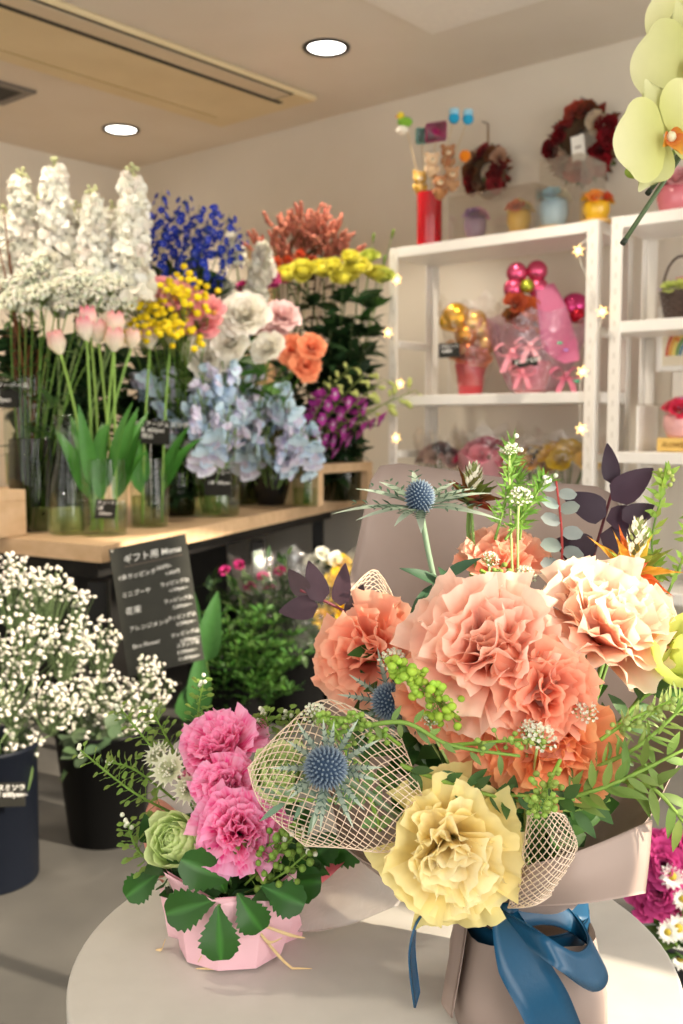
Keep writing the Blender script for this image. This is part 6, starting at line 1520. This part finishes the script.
def orchid_flower(c, d, s, spin, lb):
    d = nrm(d); y_ = nrm(A(*spin)-d*np.dot(spin, d)); Mx = np.stack([np.cross(y_, d), y_, d], 1); f = MB()
    for th, L, W, pr in ((PI/2, .047, .018, 'ovate'), (PI/2+2.2, .045, .018, 'ovate'), (PI/2-2.2, .045, .018, 'ovate')):
        g = petal(L*s, W*s, 1.35, 1.65, 9, 9, pr, .12, .01, 2, 0, .003, -.002); addpetal(f, g, th, '#babd6c', '#d8d8a4', nv=9, nu=9, tilt=Mx, loc=c)
    for th in (PI/2+1.25, PI/2-1.25):
        g = petal(L*s*1.02, .034*s, 1.25, 1.6, 11, 9, 'round', .12, .02, 1.5, th, .003, .001); addpetal(f, g, th, '#c3c574', '#dedcac', nv=9, nu=11, tilt=Mx, loc=c)
    fo = f.build('blossom', M['fleshy'], oc); fo['label'] = lb
    lp = MB()
    for th, L, W in ((-PI/2, .020, .008), (-PI/2+1.2, .014, .007), (-PI/2-1.2, .014, .007)):
        g = petal(L*s, W*s, .7, 1.3, 5, 6, 'ovate', .7); addpetal(lp, g, th, '#c2502c', '#e8b84a', nv=6, nu=5, tilt=Mx, loc=c+d*.004)
    ball(lp, c+d*.008, .0045*s, '#f2ecc4', 8, 6); lp.build('lip', M['fleshy'], fo)
    p = MB(); q = stem[np.argmin(np.linalg.norm(stem-c, axis=1))]; tube(p, bez(q, (q+c)/2-d*.012, c-d*.002, 6), .0014, '#a86a78', 5); p.build('stalk', STEM, fo)
orchid_flower(P(668, 138, .97), (.05, -.98, -.12), 1.12, (-.45, 0, .9), 'lower lime blossom, whole in view')
orchid_flower(P(694, 66, 1.0), (-.2, -.95, -.1), 1.22, (-.3, 0, .95), 'middle lime blossom cut by the right edge')
orchid_flower(P(706, 30, 1.02), (-.3, -.9, 0), 1.22, (.1, 0, 1), 'topmost lime blossom cut by the right edge')
orchid_flower(P(745, -20, 1.05), (-.2, -.9, .2), 1.1, (0, 0, 1), 'lime blossom outside the frame')
mb = MB(); c = P(636, 171, .985); ball(mb, c, .0095, '#a9c254', 12, 9, (.75, .75, 1.15), ax=A(-1, 0, -.15)); tube(mb, [c+A(.008, 0, .0), P(655, 165, .99)], .0016, '#8aa04c', 6); mb.build('bud', M['fleshy'], oc)
for a, b in (((690, 142, 1.0), (623, 243, .98)), ((690, 140, 1.02), (648, 193, 1.0))):
    p0, p1 = P(*a), P(*b); mb = MB(); tube(mb, [p0, (p0+p1)/2, p1], .0024, '#4e5f3e', 8)
    tube(mb, [p1-nrm(p1-p0)*.004, p1+nrm(p1-p0)*.001], .0030, '#2f3528', 8); mb.build('support_stick', STEM, oc)
# ------------------------------------------------------------------ camera, light, view
cd = bpy.data.cameras.new('camera'); cam = bpy.data.objects.new('camera', cd); COL.objects.link(cam)
cam.location = (0, 0, HC); cam.rotation_euler = (PI/2-PITCH, 0, 0)
cd.sensor_fit = 'VERTICAL'; cd.sensor_height = 36; cd.lens = 36*F/1024
cd.clip_start = .05
cd.dof.use_dof = True; cd.dof.focus_distance = .74; cd.dof.aperture_fstop = 9.5; cd.dof.aperture_blades = 7
SC.camera = cam
w = bpy.data.worlds.new('sky'); SC.world = w; w.use_nodes = True
bg = w.node_tree.nodes['Background']
sky = w.node_tree.nodes.new('ShaderNodeTexSky'); sky.sky_type = 'HOSEK_WILKIE'; sky.sun_direction = (.7, -.5, .5); sky.turbidity = 4
mxw = w.node_tree.nodes.new('ShaderNodeMix'); mxw.data_type = 'RGBA'; mxw.inputs[0].default_value = .7
w.node_tree.links.new(sky.outputs[0], mxw.inputs[6]); mxw.inputs[7].default_value = (1, .96, .9, 1)
w.node_tree.links.new(mxw.outputs[2], bg.inputs['Color']); bg.inputs['Strength'].default_value = 1.2
def light(name, kind, loc, energy, col, d=None, **kw):
    l = bpy.data.lights.new(name, kind); o = bpy.data.objects.new(name, l); COL.objects.link(o)
    o.location = [float(x) for x in loc]; l.energy = energy; l.color = lin(col)
    if d is not None: o.rotation_mode = 'QUATERNION'; o.rotation_quaternion = Vector(nrm(d)).to_track_quat('-Z', 'Y')
    for k, v in kw.items(): setattr(l, k, v)
    return o
SUN = nrm(A(.80, -.42, .40))
light('sun', 'SUN', R(RU+2, 2, 3), 9.0, '#fff0d8', -SUN, angle=.012)
# area lamps: shop front light, and an added fill at the side opening
light('daylight_fill', 'AREA', R(RU+.3, RV*.52, 1.15), 100, '#fffaf4', -U, shape='RECTANGLE', size=3.6, size_y=1.9)
light('daylight_fill', 'AREA', R(3.7, RV+.3, 1.25), 20, '#fffaf4', -Vd, shape='RECTANGLE', size=2.8, size_y=1.7)  # fill lamp added outside the side opening to brighten the foreground
for c in lamps+[R(1.2, 3.4, H), R(2.9, 1.0, H), R(2.9, 3.4, H), R(1.95, 2.15, H)]:  # four unseen spots added to the downlights; the last brightens the left flowers
    light('lamp', 'SPOT', c-A(0, 0, .02), 52, '#fff1dc', (0, 0, -1), spot_size=1.75, spot_blend=.45, shadow_soft_size=.06)
SC.view_settings.view_transform = 'Standard'; SC.view_settings.look = 'None'
SC.view_settings.exposure = 0.13; SC.view_settings.gamma = 1; SC.view_settings.use_curve_mapping = False
